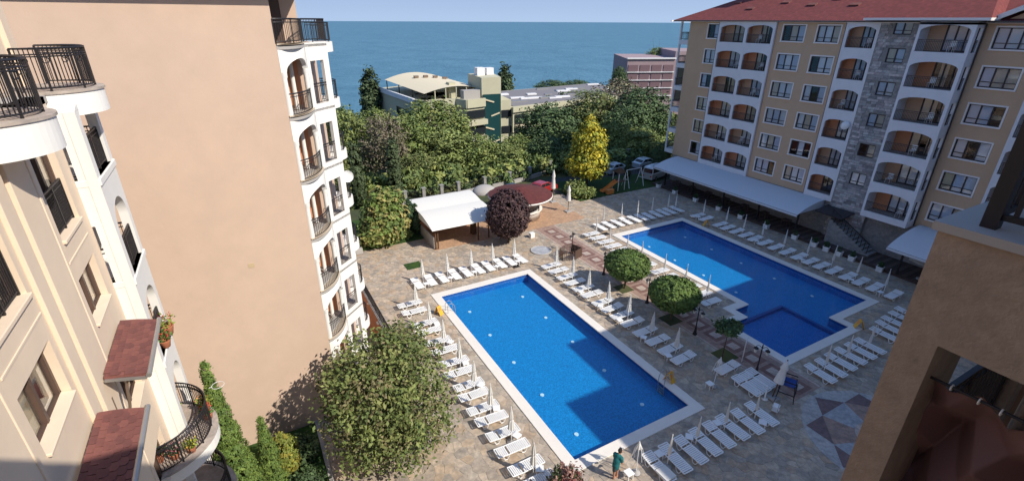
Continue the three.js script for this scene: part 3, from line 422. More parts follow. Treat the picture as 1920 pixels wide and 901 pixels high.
{ // sunken yard beside it
  const g = thing('retaining_wall', 'orange retaining wall with iron railing beside the sunken yard', 'wall');
  mb().box(6.55, -1.6, -37.2, 0.12, 3.2, 16.6).build('wall', M.terracotta, g); mb().box(5.6, -1.6, -28.95, 2.0, 3.2, 0.12).build('wall', M.terracotta, g); mb().box(6.62, 0.05, -37.2, 0.26, 0.1, 16.8).build('coping', M.concrete, g);
  railing(mb(), [[6.62, -45.4], [6.62, -28.9]], 0.1, 0.95, 0.13, 0.02).build('railing', M.iron, g);
  tag(mb().box(5.6, -3.15, -37.5, 2.2, 0.1, 17).build('yard_floor', M.concrete), 'concrete floor of the sunken yard', 'floor', null, 'structure');
}
// ---------------------------------------------------------------- near left building (facade faces +X at x = -3.93)
{
  const B = thing('courtyard_building', 'cream courtyard building on the left with white loggia tower and shingle canopies', 'building');
  const X = -3.93, zs = [[-15.3, -13.6], [-11.0, -9.15], [-6.8, -4.9]];
  mb().box(-12.4, 8.5, -5.2, 14.8, 21.6, 26.2).build('core', M.roomWarm, B);
  const holes = []; for (const [a, b] of zs) for (let k = 0; k < 6; k++) holes.push(k % 2 === 0 && k < 1 ? rect(a, 16.45, b, 18.7) : rect(a, 14.2 - 2.96 * (k - 1), b, 15.45 - 2.96 * (k - 1)));
  mb().add(panelX(X - 0.36, R4(-15.98, -1, 8, 19.3), holes, 0.36)).build('facade', M.tanNear, B);
  mb().add(panelX(-5.05, R4(-18.3, 19.3, 8, 25), [], 0.3)).build('upper_wall', M.tanNear, B);
  for (const z of [-18.05, -14.9, -10.6]) mb().box(-4.7, 22.1, z, 0.12, 5.6, 0.5).build('upper_pilaster', M.tanNear, B);
  mb().box(-4.75, 19.22, -5.2, 1.64, 0.16, 26.3).build('terrace_floor', M.concrete, B);
  for (const [z, w] of [[-12.58, 1.2], [-11.5, 0.5], [-8.1, 1.3], [-7.0, 0.5]]) mb().add(new RoundedBoxGeometry(0.09, 20.2, w, 2, 0.02), new THREE.Matrix4().makeTranslation(X + 0.035, 9.1, z)).build('pilaster', M.tanNear, B);
  for (const z of [-13.08, -8.66]) mb().add(new RoundedBoxGeometry(0.05, 20.2, 0.12, 2, 0.02), new THREE.Matrix4().makeTranslation(X + 0.075, 9.1, z)).build('pilaster', M.tanNear, B);
  for (const [a, b] of zs) {
    const w = b - a, zc = (a + b) / 2;
    const fr = (y0, h, n, door) => {
      const m = mb(), t = 0.09, x = X - 0.2; m.box(x, y0 + h / 2, a + t / 2, 0.09, h, t).box(x, y0 + h / 2, b - t / 2, 0.09, h, t).box(x, y0 + h - t / 2, zc, 0.09, t, w).box(x, y0 + t / 2, zc, 0.09, t, w); for (let i = 1; i < n; i++) m.box(x + 0.01, y0 + h / 2, a + w * i / n, 0.1, h, 0.1);
      const f = m.build(door ? 'french_window' : 'window', M.frameBrown, B);
      for (let i = 0; i < n; i++) mb().box(x - 0.01, y0 + h / 2, a + w * (i + 0.5) / n, 0.012, h - 0.16, w / n - 0.14).build('pane', M.pane, f);
      mb().box(x - 0.12, y0 + h / 2, a + w * 0.7, 0.03, h, w * 0.5).build('curtain', mat(0.55, 0.42, 0.24, { map: T.fabric }), f);
      if (door) railing(mb(), [[X - 0.1, a + 0.04], [X - 0.1, b - 0.04]], y0 + 0.02, 1.0, 0.085, 0.018).build('railing', M.iron, f);
      else mb().add(new RoundedBoxGeometry(0.3, 0.07, w - 0.02, 2, 0.02), new THREE.Matrix4().makeRotationZ(-0.16).setPosition(X - 0.08, y0 + 0.02, zc)).build('sill', M.tanNear, f);
      if (door) mb().add(new RoundedBoxGeometry(0.34, 0.09, w + 0.04, 2, 0.02), new THREE.Matrix4().makeTranslation(X - 0.1, y0 - 0.03, zc)).build('sill', M.tanNear, f);
    };
    fr(16.45, 2.25, 2, true); for (let k = 1; k < 5; k++) fr(14.2 - 2.96 * (k - 1), 1.25, 2, false);
    mb().add(new RoundedBoxGeometry(0.024, 0.05, w + 0.3, 2, 0.008), new THREE.Matrix4().makeTranslation(X + 0.008, 15.95, zc)).build('string_course', M.tanNear, B);
  }
  // shingled canopies
  const canopy = (z0, z1, yA) => {
    const xA = X + 0.12, xB = -3.05, yB = yA - 0.2, m = mb(), n = 8, c = (t) => yA + (yB - yA) * (t - 0.12 * Math.sin(t * Math.PI)), P = (t, z) => [xA + (xB - xA) * t, c(t), z];
    for (let i = 0; i < n; i++) { const a = i / n, b = (i + 1) / n; m.quad(P(a, z0), P(b, z0), P(b, z1), P(a, z1)); m.quad(P(a, z0), P(b, z0), [P(b, 0)[0], P(b, 0)[1] - 0.07, z0], [P(a, 0)[0], P(a, 0)[1] - 0.07, z0]); m.quad(P(a, z1), P(b, z1), [P(b, 0)[0], P(b, 0)[1] - 0.07, z1], [P(a, 0)[0], P(a, 0)[1] - 0.07, z1]); }
    const o = m.build('shingle_canopy', M.roofBrown, B), r = rng(Math.round(z0 * -10)), tones = [M.roofBrown, mat(0.3, 0.11, 0.09, { map: T.shingle }), mat(0.22, 0.08, 0.07, { map: T.shingle })], rows = 6, hex = mb(); hex.prism([[-0.09, -0.115], [0.06, -0.115], [0.1, -0.06], [0.1, 0.06], [0.06, 0.115], [-0.09, 0.115]], 0, 0.012); const hg = hex.geo();
    for (let q = 0; q < rows; q++) { const t = (q + 0.6) / rows, ang = Math.atan2(yB - yA, xB - xA), nz = Math.floor((z1 - z0) / 0.25); for (let i = 0; i < nz; i++) { const z = z0 + 0.16 + i * 0.25 + (q % 2) * 0.12; if (z > z1 - 0.1) continue; const p = P(t, z), s = part('shingle', hg, tones[Math.floor(r() * 3)], o, [p[0], p[1] + 0.008, z]); s.rotation.z = ang + 0.02; } }
    mb().rod([xB + 0.05, yB - 0.03, z0 - 0.05], [xB + 0.05, yB - 0.03, z1 + 0.05], 0.06, 0.06, 10).build('gutter', M.metal, o); for (const z of [z0, z1]) mb().bar([xA, yA - 0.09, z], [xB, yB - 0.09, z], 0.06, 0.1).build('edge_trim', M.metal, o);
    for (const z of [z0 + 0.12, z1 - 0.12]) mb().tube([[X + 0.05, 12.0, z], [X + 0.3, 12.35, z], [X + 0.5, yB - 0.08, z], [-3.2, yB - 0.08, z]], 0.035, 14, 6).box(X + 0.05, 12.4, z, 0.07, 0.9, 0.07).build('bracket', M.bronze, o);
  };
  canopy(-15.0, -12.35, 13.52); canopy(-11.36, -8.4, 13.3); canopy(-7.0, -4.3, 13.3);
  // white loggia tower, z -18.3 .. -15.62, face x = -3.45
  const LG = [17.19, 14.23, 11.27], xf = -3.45;
  mb().add(panelX(xf - 0.24, R4(-18.3, 8.2, -15.95, 18.9), [...LG.map((y) => arch(-17.98, y, -16.3, y + 1.35, 0.75)), arch(-17.98, 8.3, -16.3, 9.65, 0.75)], 0.24)).build('arcade', M.white, B);
  mb().add(panelZ(-16.17, R4(-4.6, 2, xf - 0.24, 18.9), LG.map((y) => rect(-4.2, y, -3.86, y + 1.7)), 0.2)).build('side_arcade', M.white, B);
  mb().box(-4.45, 10.4, -18.2, 0.22, 17, 0.2).box(-3.57, 10.4, -18.18, 0.2, 17, 0.2).build('pillar', M.white, B); mb().rod([-4.0, 8, -18.1], [-4.0, 18.9, -18.1], 0.1, 0.1, 12).build('column', M.white, B);
  mb().box(-5.0, 9, -17, 0.2, 20, 2.9).build('tower_back_wall', M.tan, B);
  for (const y of LG) { const l = mb().add(new RoundedBoxGeometry(1.35, 0.2, 2.36, 2, 0.03), new THREE.Matrix4().makeTranslation(-4.08, y - 0.1, -17.14)).build('loggia', M.white, B); railing(mb(), [[xf - 0.1, -17.96], [xf - 0.1, -16.32]], y + 0.02, 0.98, 0.1, 0.018).build('railing', M.iron, l); railing(mb(), [[-4.45, -18.2], [-3.6, -18.2]], y + 0.02, 0.98, 0.1, 0.018).build('railing', M.iron, l); railing(mb(), [[-4.2, -16.07], [-3.86, -16.07]], y + 0.02, 0.98, 0.1, 0.018, false).build('railing', M.iron, l); }
  const disc = (cx, cz, r, y, th, name, a0 = -100, a1 = 100, rail = true) => {
    const rim = arc(cx, cz, r, a0, a1, 28), xin = -4.9, o = mb().prism([[xin, rim[0][1]], ...rim, [xin, rim[28][1]]].reverse(), y - th, y).build(name, M.white, B);
    const lip = arc(cx, cz, r + 0.035, a0, a1, 28); mb().prism([[xin, lip[0][1]], ...lip, [xin, lip[28][1]]].reverse(), y + 0.003, y + 0.06).build('coping', mat(0.62, 0.53, 0.46, { map: T.stone }), o);
    mb().prism([[xin, rim[0][1] + 0.18], ...arc(cx, cz, r - 0.2, a0, a1, 28), [xin, rim[28][1] - 0.18]].reverse(), y + 0.062, y + 0.07).build('floor_tiles', mat(0.56, 0.46, 0.39, { map: T.stone }), o);
    if (rail) { const rp = arc(cx, cz, r - 0.16, a0, a1, 30), m = railing(mb(), rp, y + 0.06, 0.98, 0.085, 0.018); const f = alongPath(rp); m.path(rp.map((p) => [p[0], y + 0.86, p[1]]), 0.024); for (let i = 0; i < 9; i++) { const [x, z, dx, dz] = f(f.len * (i + 0.5) / 9); m.add(new THREE.TorusGeometry(0.07, 0.012, 5, 14), new THREE.Matrix4().makeRotationY(Math.atan2(-dz, dx)).setPosition(x, y + 0.78, z)); } m.build('railing', M.iron, o); }
    return o;
  };
  disc(-4.15, -17.35, 1.18, 19.3, 0.55, 'top_balcony'); disc(-4.2, -12.55, 1.17, 19.3, 0.6, 'top_balcony'); disc(-4.2, -8.3, 1.17, 19.3, 0.6, 'top_balcony');
  disc(-4.45, -16.15, 1.85, 8.31, 0.42, 'round_balcony'); disc(-4.45, -16.15, 1.85, 5.35, 0.42, 'round_balcony');
}
// plants on the near round balcony
const flowerMat = { red: mat(0.6, 0.05, 0.04), orange: mat(0.75, 0.25, 0.03), yellow: mat(0.75, 0.6, 0.05), pink: mat(0.65, 0.2, 0.25) };
function leaves(m, r, n, cx, cy, cz, rx, ry, rz, s) { for (let i = 0; i < n; i++) { const a = r() * 6.28, b = Math.acos(2 * r() - 1), q = Math.cbrt(r()), x = cx + rx * q * Math.sin(b) * Math.cos(a), y = cy + ry * q * Math.cos(b), z = cz + rz * q * Math.sin(b) * Math.sin(a), u = V(r() - 0.5, r() - 0.5, r() - 0.5).normalize().multiplyScalar(s), w = V(r() - 0.5, r() - 0.5, r() - 0.5).cross(u).normalize().multiplyScalar(s * 0.5); m.quad([x - u.x, y - u.y, z - u.z], [x + w.x, y + w.y, z + w.z], [x + u.x, y + u.y, z + u.z], [x - w.x, y - w.y, z - w.z]); } return m; }
const leafMat = { mid: mat(0.07, 0.15, 0.025, { roughness: 0.7 }), dark: mat(0.03, 0.075, 0.02, { roughness: 0.7 }), lime: mat(0.2, 0.25, 0.03, { roughness: 0.7 }) };
function pot(label, x, y, z, s, fl, lm = 'mid', seed = 1) {
  const g = thing('potted_plant', label, 'potted plant', [x, y, z]), r = rng(seed);
  mb().lathe([[0, 0], [0.13 * s, 0], [0.19 * s, 0.26 * s], [0.2 * s, 0.28 * s], [0.16 * s, 0.28 * s], [0.15 * s, 0.22 * s], [0, 0.22 * s]], 0, 0, 0, 16).build('pot', M.clay, g);
  leaves(mb(), r, 90, 0, 0.45 * s, 0, 0.28 * s, 0.24 * s, 0.28 * s, 0.06).build('foliage', leafMat[lm], g); if (fl) leaves(mb(), r, 40, 0, 0.55 * s, 0, 0.28 * s, 0.2 * s, 0.28 * s, 0.035).build('flowers', flowerMat[fl], g).userData.kind = 'stuff';
}
pot('terracotta pot with small plant against the wall of the round balcony', -3.85, 8.38, -17.2, 0.85, null, 'lime', 3);
pot('terracotta pot with orange flowers by the round balcony railing', -2.95, 8.38, -16.9, 0.95, 'orange', 'lime', 4); pot('terracotta pot of red flowers at the round balcony railing corner', -2.85, 8.38, -16.45, 0.85, 'red', 'mid', 5);
pot('leafy pot of dark foliage in the near corner of round balcony', -4.2, 8.38, -15.1, 1.1, null, 'dark', 6); pot('potted pink plant on the floor of the round balcony', -3.75, 8.38, -15.0, 0.8, 'pink', 'dark', 7); pot('yellow green potted plant against the front balusters of round balcony', -3.3, 8.38, -15.05, 0.75, 'yellow', 'lime', 8);
pot('trailing red geranium pot on the white loggia ledge', -3.42, 11.3, -17.7, 1.15, 'red', 'lime', 9); pot('lower terracotta geranium pot on the white loggia ledge', -3.42, 11.3, -16.9, 0.9, 'red', 'mid', 10);
{ const g = thing('drying_rack', 'white wire hexagon rack fixed outside the round balcony railing', 'rack', [-2.62, 9.2, -17.0]); mb().tube(Array.from({ length: 6 }, (_, i) => [0.22 + 0.2 * Math.cos(i * 1.047), 0.02, 0.2 * Math.sin(i * 1.047)]), 0.009, 36, 5, true).build('frame', M.plastic, g); mb().rod([-0.06, 0, 0], [0.05, 0.02, 0], 0.01, 0.01, 5).build('arm', M.plastic, g); }
// ---------------------------------------------------------------- loggia of the building the photographer stands in, right foreground
{
  const B = thing('foreground_loggia', 'shaded tan loggia wall in the right foreground with a window opening', 'building');
  const X = 4;
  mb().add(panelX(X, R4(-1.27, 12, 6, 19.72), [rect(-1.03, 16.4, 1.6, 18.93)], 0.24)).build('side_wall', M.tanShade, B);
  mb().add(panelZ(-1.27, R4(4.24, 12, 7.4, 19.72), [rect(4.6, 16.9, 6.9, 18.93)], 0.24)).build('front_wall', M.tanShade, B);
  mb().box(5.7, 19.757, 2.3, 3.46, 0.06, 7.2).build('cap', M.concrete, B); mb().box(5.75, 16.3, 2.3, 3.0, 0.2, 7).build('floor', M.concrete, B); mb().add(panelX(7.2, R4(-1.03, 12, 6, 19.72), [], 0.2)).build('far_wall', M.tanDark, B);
  const rl = railing(mb(), [[4.16, -1.07], [7.3, -1.07]], 19.79, 1.0, 0.1, 0.026); rl.build('railing', M.iron, B); railing(mb(), [[4.16, -1.07], [4.16, 1.1]], 19.79, 1.0, 0.1, 0.024).build('railing', M.iron, B);
  mb().box(4.16, 20.3, -1.07, 0.085, 1.1, 0.085).build('railing_post', M.iron, B); railing(mb(), [[4.65, -1.15], [6.9, -1.15]], 16.95, 1.0, 0.12, 0.02).build('railing', M.iron, B);
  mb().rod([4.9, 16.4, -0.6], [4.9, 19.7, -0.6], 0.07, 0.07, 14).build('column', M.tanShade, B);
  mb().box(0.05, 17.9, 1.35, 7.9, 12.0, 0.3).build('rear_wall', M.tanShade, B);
  // the roof that carries on above and behind the camera
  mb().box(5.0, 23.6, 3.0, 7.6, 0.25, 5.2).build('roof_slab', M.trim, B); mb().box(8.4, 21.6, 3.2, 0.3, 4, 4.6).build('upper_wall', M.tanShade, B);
  const c = thing('curtain_rod', 'dark rod with clips across the foreground loggia opening', 'rod'); mb().rod([4.14, 18.6, -1.03], [4.14, 18.66, 1.5], 0.012, 0.012, 8).build('rod', M.iron, c); for (const z of [-0.9, -0.74, -0.62]) mb().add(new THREE.TorusGeometry(0.022, 0.006, 6, 14), new THREE.Matrix4().makeTranslation(4.14, 18.6, z)).build('ring', M.plastic, c);
  // heavy brown cloth hung in the opening, in deep folds
  const nz = 150, ny = 60, pos = [], idx = [], tri = (q) => Math.abs(((q % 1) + 1) % 1 - 0.5) * 2, f = (u, v) => { const w = u * 1.9, t = v * 1.9, sag = 0.11 * Math.pow(1 - tri(w * 2.9 + 0.05), 1.0) * Math.exp(-t * 2.2); return [4.2 + 0.08 * t + (0.02 + 0.3 * Math.min(1, t * 2)) * tri(w * 1.9 + t * 0.9 + 0.12 * Math.sin(t * 4)) + 0.14 * Math.min(1, t * 3) * tri(w * 2.1 - t * 1.3 + 0.3) + 0.006 * Math.sin(w * 19 + t * 11), 18.6 - sag - t + 0.03 * Math.sin(w * 9), -1.07 + w + 0.05 * t * Math.sin(w * 8 + t * 3)]; };
  for (let j = 0; j <= ny; j++) for (let i = 0; i <= nz; i++) pos.push(...f(i / nz, j / ny)); for (let j = 0; j < ny; j++) for (let i = 0; i < nz; i++) { const a = j * (nz + 1) + i; idx.push(a, a + 1, a + nz + 2, a, a + nz + 2, a + nz + 1); }
  const g = new THREE.BufferGeometry(); g.setAttribute('position', new THREE.Float32BufferAttribute(pos, 3)); g.setIndex(idx); g.computeVertexNormals(); g.setAttribute('uv', new THREE.Float32BufferAttribute(pos.filter((_, i) => i % 3 !== 0), 2));
  const m = new THREE.Mesh(g, M.maroon); m.name = 'brown_curtain'; scene.add(m); tag(m, 'dark brown cloth hanging in folds in the foreground opening', 'curtain');
}
{ // the rest of the camera side wing: behind and right of the photographer, it shades the terrace
  const B = thing('courtyard_wing', 'tan hotel wing behind the photographer that shades the pools', 'building');
  mb().box(50.4, 10.4, 9.6, 36.6, 20.8, 23).build('wall', M.tan, B); mb().box(50.4, 20.98, 9.3, 37.8, 0.24, 23.6).build('eave', M.trim, B);
  mb().box(30.4, 10.4, 13.8, 4.6, 20.8, 22).build('wall', M.tan, B); mb().box(30.2, 20.9, 13.6, 4.6, 0.24, 22.4).build('eave', M.trim, B);
  { const m = mb(); m.tri([31.6, 21.1, -2.4], [69.2, 21.1, -2.4], [60, 25.5, 8.9], [31.6, 21.1, -2.4], [60, 25.5, 8.9], [41, 25.5, 8.9]); m.tri([31.6, 21.1, -2.4], [41, 25.5, 8.9], [31.6, 21.1, 20.6]); m.tri([69.2, 21.1, 20.6], [41, 25.5, 8.9], [60, 25.5, 8.9], [69.2, 21.1, 20.6], [31.6, 21.1, 20.6], [41, 25.5, 8.9]); m.build('roof', M.roof, B); }
  for (let k = 0; k < 6; k++) for (let i = 0; i < 8; i++) { const w = mb().box(34 + i * 4.4, 5.3 + 2.87 * k, -1.92, 1.8, 1.5, 0.06).build('window', M.darkGlass, B); }
}
// ---------------------------------------------------------------- trees: real leaf faces in clumps, tapered trunks with limbs
const leafy = (o = {}) => mat(1, 1, 1, { vertexColors: true, roughness: 0.75, ...o });
const LEAF = leafy();
function crownGeo(seed, blobs, n, size, cols, { clump = 0.55, shell = 0.6, per = 26, out = 0.5, droop = 0 } = {}) {
  const r = rng(seed), tot = blobs.reduce((s, b) => s + (b[6] ?? b[3] * b[4] * b[5]), 0), pos = new Float32Array(n * 18), nor = new Float32Array(n * 18), col = new Float32Array(n * 18);
  let k = 0; const c = V(0, 0, 0), d = V(0, 0, 0), u = V(0, 0, 0), w = V(0, 0, 0), nn = V(0, 0, 0);
  const gs = () => (r() + r() + r() - 1.5) * 1.15;
  while (k < n) {
    let t = r() * tot, b = blobs[0]; for (b of blobs) { t -= b[6] ?? b[3] * b[4] * b[5]; if (t <= 0) break; }
    d.set(gs(), gs(), gs()).normalize(); const q = shell + (1 - shell) * Math.pow(r(), 0.7);
    c.set(b[0] + d.x * b[3] * q, b[1] + d.y * b[4] * q, b[2] + d.z * b[5] * q);
    const base = cols[Math.floor(r() * cols.length)], br = 0.72 + 0.5 * r(), cr = clump * (0.6 + 0.8 * r());
    for (let i = 0; i < per && k < n; i++, k++) {
      const x = c.x + gs() * cr, y = c.y + gs() * cr * 0.75 - droop * r(), z = c.z + gs() * cr;
      nn.set(d.x * out + gs() * 0.8, d.y * out + gs() * 0.8 + 0.25, d.z * out + gs() * 0.8).normalize(); u.set(gs(), gs() - 0.3, gs()).cross(nn).normalize(); w.crossVectors(nn, u);
      const s = size * (0.65 + 0.7 * r()), lb = br * (0.82 + 0.36 * r()), o = k * 18;
      const P = [x - u.x * s, y - u.y * s, z - u.z * s, x + w.x * s * 0.55, y + w.y * s * 0.55, z + w.z * s * 0.55, x + u.x * s, y + u.y * s, z + u.z * s, x - w.x * s * 0.55, y - w.y * s * 0.55, z - w.z * s * 0.55];
      [0, 2, 1, 0, 3, 2].forEach((v, j) => { for (let e = 0; e < 3; e++) { pos[o + j * 3 + e] = P[v * 3 + e]; col[o + j * 3 + e] = base[e] * lb; } nor[o + j * 3] = nn.x; nor[o + j * 3 + 1] = nn.y; nor[o + j * 3 + 2] = nn.z; });
    }
  }
  const g = new THREE.BufferGeometry(); g.setAttribute('position', new THREE.BufferAttribute(pos, 3)); g.setAttribute('normal', new THREE.BufferAttribute(nor, 3)); g.setAttribute('color', new THREE.BufferAttribute(col, 3)); g.setAttribute('uv', new THREE.BufferAttribute(new Float32Array(n * 12), 2)); return g;
}
function trunkGeo(seed, h, r0, limbs, spread, fork = 0.45) {
  const r = rng(seed), m = mb(); let p = [0, -0.3, 0], rr = r0; const N = 5;
  for (let i = 1; i <= N; i++) { const q = [p[0] + (r() - 0.5) * r0, -0.3 + (h + 0.3) * i / N, p[2] + (r() - 0.5) * r0], r1 = r0 * (1 - 0.75 * i / N); m.rod(p, q, rr, r1, 8); p = q; rr = r1; }
  for (let i = 0; i < limbs; i++) { const a = r() * 6.28, y0 = h * (fork + (0.95 - fork) * r()), L = spread * (0.5 + 0.5 * r()), e = [Math.cos(a) * L, y0 + L * (0.35 + 0.7 * r()), Math.sin(a) * L], mid = [e[0] * 0.5, y0 + (e[1] - y0) * 0.4, e[2] * 0.5]; m.rod([0, y0 - 0.1, 0], mid, r0 * 0.42, r0 * 0.25, 6).rod(mid, e, r0 * 0.25, r0 * 0.08, 5); for (let k = 0; k < 2; k++) m.rod(mid, [mid[0] + (r() - 0.5) * L, mid[1] + L * 0.5 * r(), mid[2] + (r() - 0.5) * L], r0 * 0.16, r0 * 0.05, 5); }
  return m.geo();
}
function tree(name, label, x, z, cg, tg, { y = 0, turn = 0, sc = 1, group, crown = 'crown', mt = LEAF, cat = 'tree', bark = M.bark } = {}) {
  const g = thing(name, label, cat, [x, y, z], turn, group); if (Array.isArray(sc)) g.scale.set(...sc); else g.scale.setScalar(sc);
  if (tg) part('trunk', tg, bark, g); part(crown, cg, mt, g); return g;
}
const GREEN = [[0.153, 0.203, 0.049], [0.193, 0.245, 0.063], [0.113, 0.161, 0.042], [0.241, 0.266, 0.077]], DARKG = [[0.068, 0.115, 0.041], [0.088, 0.142, 0.047], [0.054, 0.095, 0.036]], OLIVE = [[0.143, 0.182, 0.052], [0.182, 0.195, 0.065], [0.117, 0.156, 0.046]], TWIG = [[0.213, 0.169, 0.125], [0.163, 0.131, 0.1], [0.188, 0.175, 0.1], [0.125, 0.138, 0.062]], CYP = [[0.055, 0.083, 0.033], [0.072, 0.099, 0.039]], YEL = [[0.459, 0.392, 0.027], [0.365, 0.351, 0.03], [0.54, 0.446, 0.041], [0.27, 0.311, 0.041]], PUR = [[0.05, 0.022, 0.026], [0.07, 0.034, 0.036], [0.036, 0.018, 0.02], [0.09, 0.05, 0.045]], MAG = [[0.135, 0.203, 0.041], [0.216, 0.23, 0.061], [0.095, 0.149, 0.034], [0.324, 0.284, 0.095]], THU = [[0.11, 0.17, 0.03], [0.085, 0.145, 0.028], [0.14, 0.2, 0.035]];
// near big tree by the blank wall
tree('broadleaf_tree', 'large loose crowned green tree beside the blank wall', 3.9, -20.0, crownGeo(1, [[0, 4.0, 0, 3.3, 3.2, 3.3], [0.9, 5.6, -0.6, 2.2, 1.7, 2.2], [-1.2, 4.6, 0.5, 2.2, 2, 2.2], [1.5, 2.6, 1.0, 1.9, 1.6, 1.8], [-1.4, 2.4, 1.3, 1.7, 1.5, 1.6], [0.2, 2.2, 2.0, 1.6, 1.3, 1.4]], 21000, 0.105, [[0.165, 0.2, 0.055], [0.13, 0.17, 0.045], [0.2, 0.22, 0.07], [0.095, 0.135, 0.035], [0.18, 0.155, 0.075]], { clump: 0.42, shell: 0.35, per: 16, out: 0.35 }), trunkGeo(2, 4.5, 0.2, 11, 2.6, 0.3));
// thujas below the round balcony
const thuja = (h, R, seed, n) => { const bl = []; for (let i = 0; i < 9; i++) { const t = i / 8; bl.push([0, 0.3 + t * (h - 0.6), 0, R * (1 - t * 0.86), h / 10, R * (1 - t * 0.86), 1 - 0.75 * t]); } return crownGeo(seed, bl, n, 0.042, THU, { clump: 0.075, shell: 0.88, per: 16, out: 1.4 }); };
tree('thuja', 'tall bright green conical thuja beside the round balcony', -2.95, -19.2, thuja(8.4, 1.15, 31, 62000), trunkGeo(5, 7, 0.12, 0, 1));
tree('thuja', 'short green thuja in front of the blank wall', -1.75, -20.6, thuja(4.3, 0.75, 32, 26000), trunkGeo(5, 3.5, 0.08, 0, 1)); tree('thuja', 'small yellowish thuja in front of the blank wall', -1.1, -20.9, crownGeo(33, [[0, 1.3, 0, 0.6, 1.5, 0.6]], 3500, 0.085, [[0.24, 0.22, 0.03], [0.17, 0.2, 0.03]], { clump: 0.16, shell: 0.75, out: 1 }), trunkGeo(5, 2, 0.06, 0, 1));
{ const bg = crownGeo(34, [[0, 0.5, 0, 0.9, 0.6, 0.9]], 2600, 0.1, DARKG, { clump: 0.2, shell: 0.4 }); [[-0.6, -21.5, 1.1, 'dark shrub on the lawn nearest the blank wall'], [-0.3, -19.3, 1.0, 'dark shrub on the lawn near the big tree trunk'], [-1.4, -18.3, 1.2, 'dark shrub on the shaded lawn below the thujas'], [-0.2, -17.2, 1.1, 'dark shrub on the lawn nearest the camera']].forEach(([x, z, s, l], i) => tree('shrub', l, x, z, bg, null, { y: 0.1, turn: i * 1.7, sc: s, group: 'dark garden shrubs', crown: 'foliage', cat: 'shrub' })); }
tree('flowering_shrub', 'rosy flowering shrub at the near corner of near pool', 10.35, -13.25, crownGeo(35, [[0, 0.85, 0, 0.95, 0.85, 0.8]], 3200, 0.08, [[0.05, 0.07, 0.02], [0.08, 0.1, 0.03], [0.28, 0.16, 0.13], [0.2, 0.06, 0.05]], { clump: 0.15, shell: 0.5 }), null, { crown: 'foliage', cat: 'shrub' });
// clipped round trees on the promenade
const ball = (seed, n) => crownGeo(seed, [[0, 2.3, 0, 1.85, 1.15, 1.85]], n, 0.11, [[0.07, 0.125, 0.02], [0.09, 0.15, 0.026], [0.11, 0.17, 0.032], [0.055, 0.1, 0.02]], { clump: 0.14, shell: 0.86, per: 12, out: 1.3 }), bt = trunkGeo(8, 1.9, 0.1, 7, 1.2, 0.6);
tree('round_tree', 'clipped round green tree farther along the tiled path', 26.45, -27.5, ball(41, 15000), bt, { group: 'clipped round trees' }); tree('round_tree', 'clipped round green tree nearer along the tiled path', 26.3, -22.05, ball(42, 15000), bt, { sc: [1.0, 1.0, 1.0], turn: 2, group: 'clipped round trees' });
for (const [z, l] of [[-27.5, 'square planting pit of the farther round tree'], [-22.05, 'square planting pit of the nearer round tree'], [-17, 'square planting pit of the thin young tree']]) tag(mb().box(26.3, 0.012, z, 1.3, 0.028, 1.3).build('tree_pit', M.soil), l, 'tree pit');
tree('young_tree', 'thin young tree with a small flat dark crown', 26.05, -17.0, crownGeo(43, [[0.1, 2.35, 0, 1.0, 0.36, 0.9], [-0.7, 2.6, 0.1, 0.45, 0.3, 0.5]], 1700, 0.11, DARKG, { clump: 0.2, shell: 0.4 }), trunkGeo(9, 2.3, 0.05, 5, 0.9, 0.8));
tree('purple_tree', 'dense round dark purple leaved tree beside the pavilion', 22.15, -40.6, crownGeo(44, [[0, 3.2, 0, 2.15, 2.5, 2.15]], 17000, 0.13, PUR, { clump: 0.2, shell: 0.82, per: 14, out: 1.1 }), trunkGeo(10, 3, 0.14, 6, 1.6));
tree('yellow_tree', 'bright yellow leaved tree on the playground lawn', 40.65, -51.9, crownGeo(45, [[0, 3.6, 0, 2.9, 2.3, 2.9], [0.1, 6.2, 0, 2.1, 2.4, 2.1], [-0.1, 8.2, 0, 1.15, 1.5, 1.15]], 12000, 0.19, YEL, { clump: 0.42, shell: 0.6, per: 16, out: 0.8 }), trunkGeo(11, 7, 0.17, 9, 1.8, 0.25));
tree('magnolia_bush', 'large glossy rounded magnolia bush left of the white pavilion', 11.1, -46.9, crownGeo(46, [[0, 2.3, 0, 2.5, 2.2, 2.3], [0.2, 4.4, 0, 1.8, 1.5, 1.7], [-0.6, 1.4, 0.5, 2.1, 1.3, 1.8]], 8500, 0.2, MAG, { clump: 0.4, shell: 0.6, per: 12, out: 0.9 }), trunkGeo(12, 3, 0.15, 6, 1.6), { cat: 'bush' });
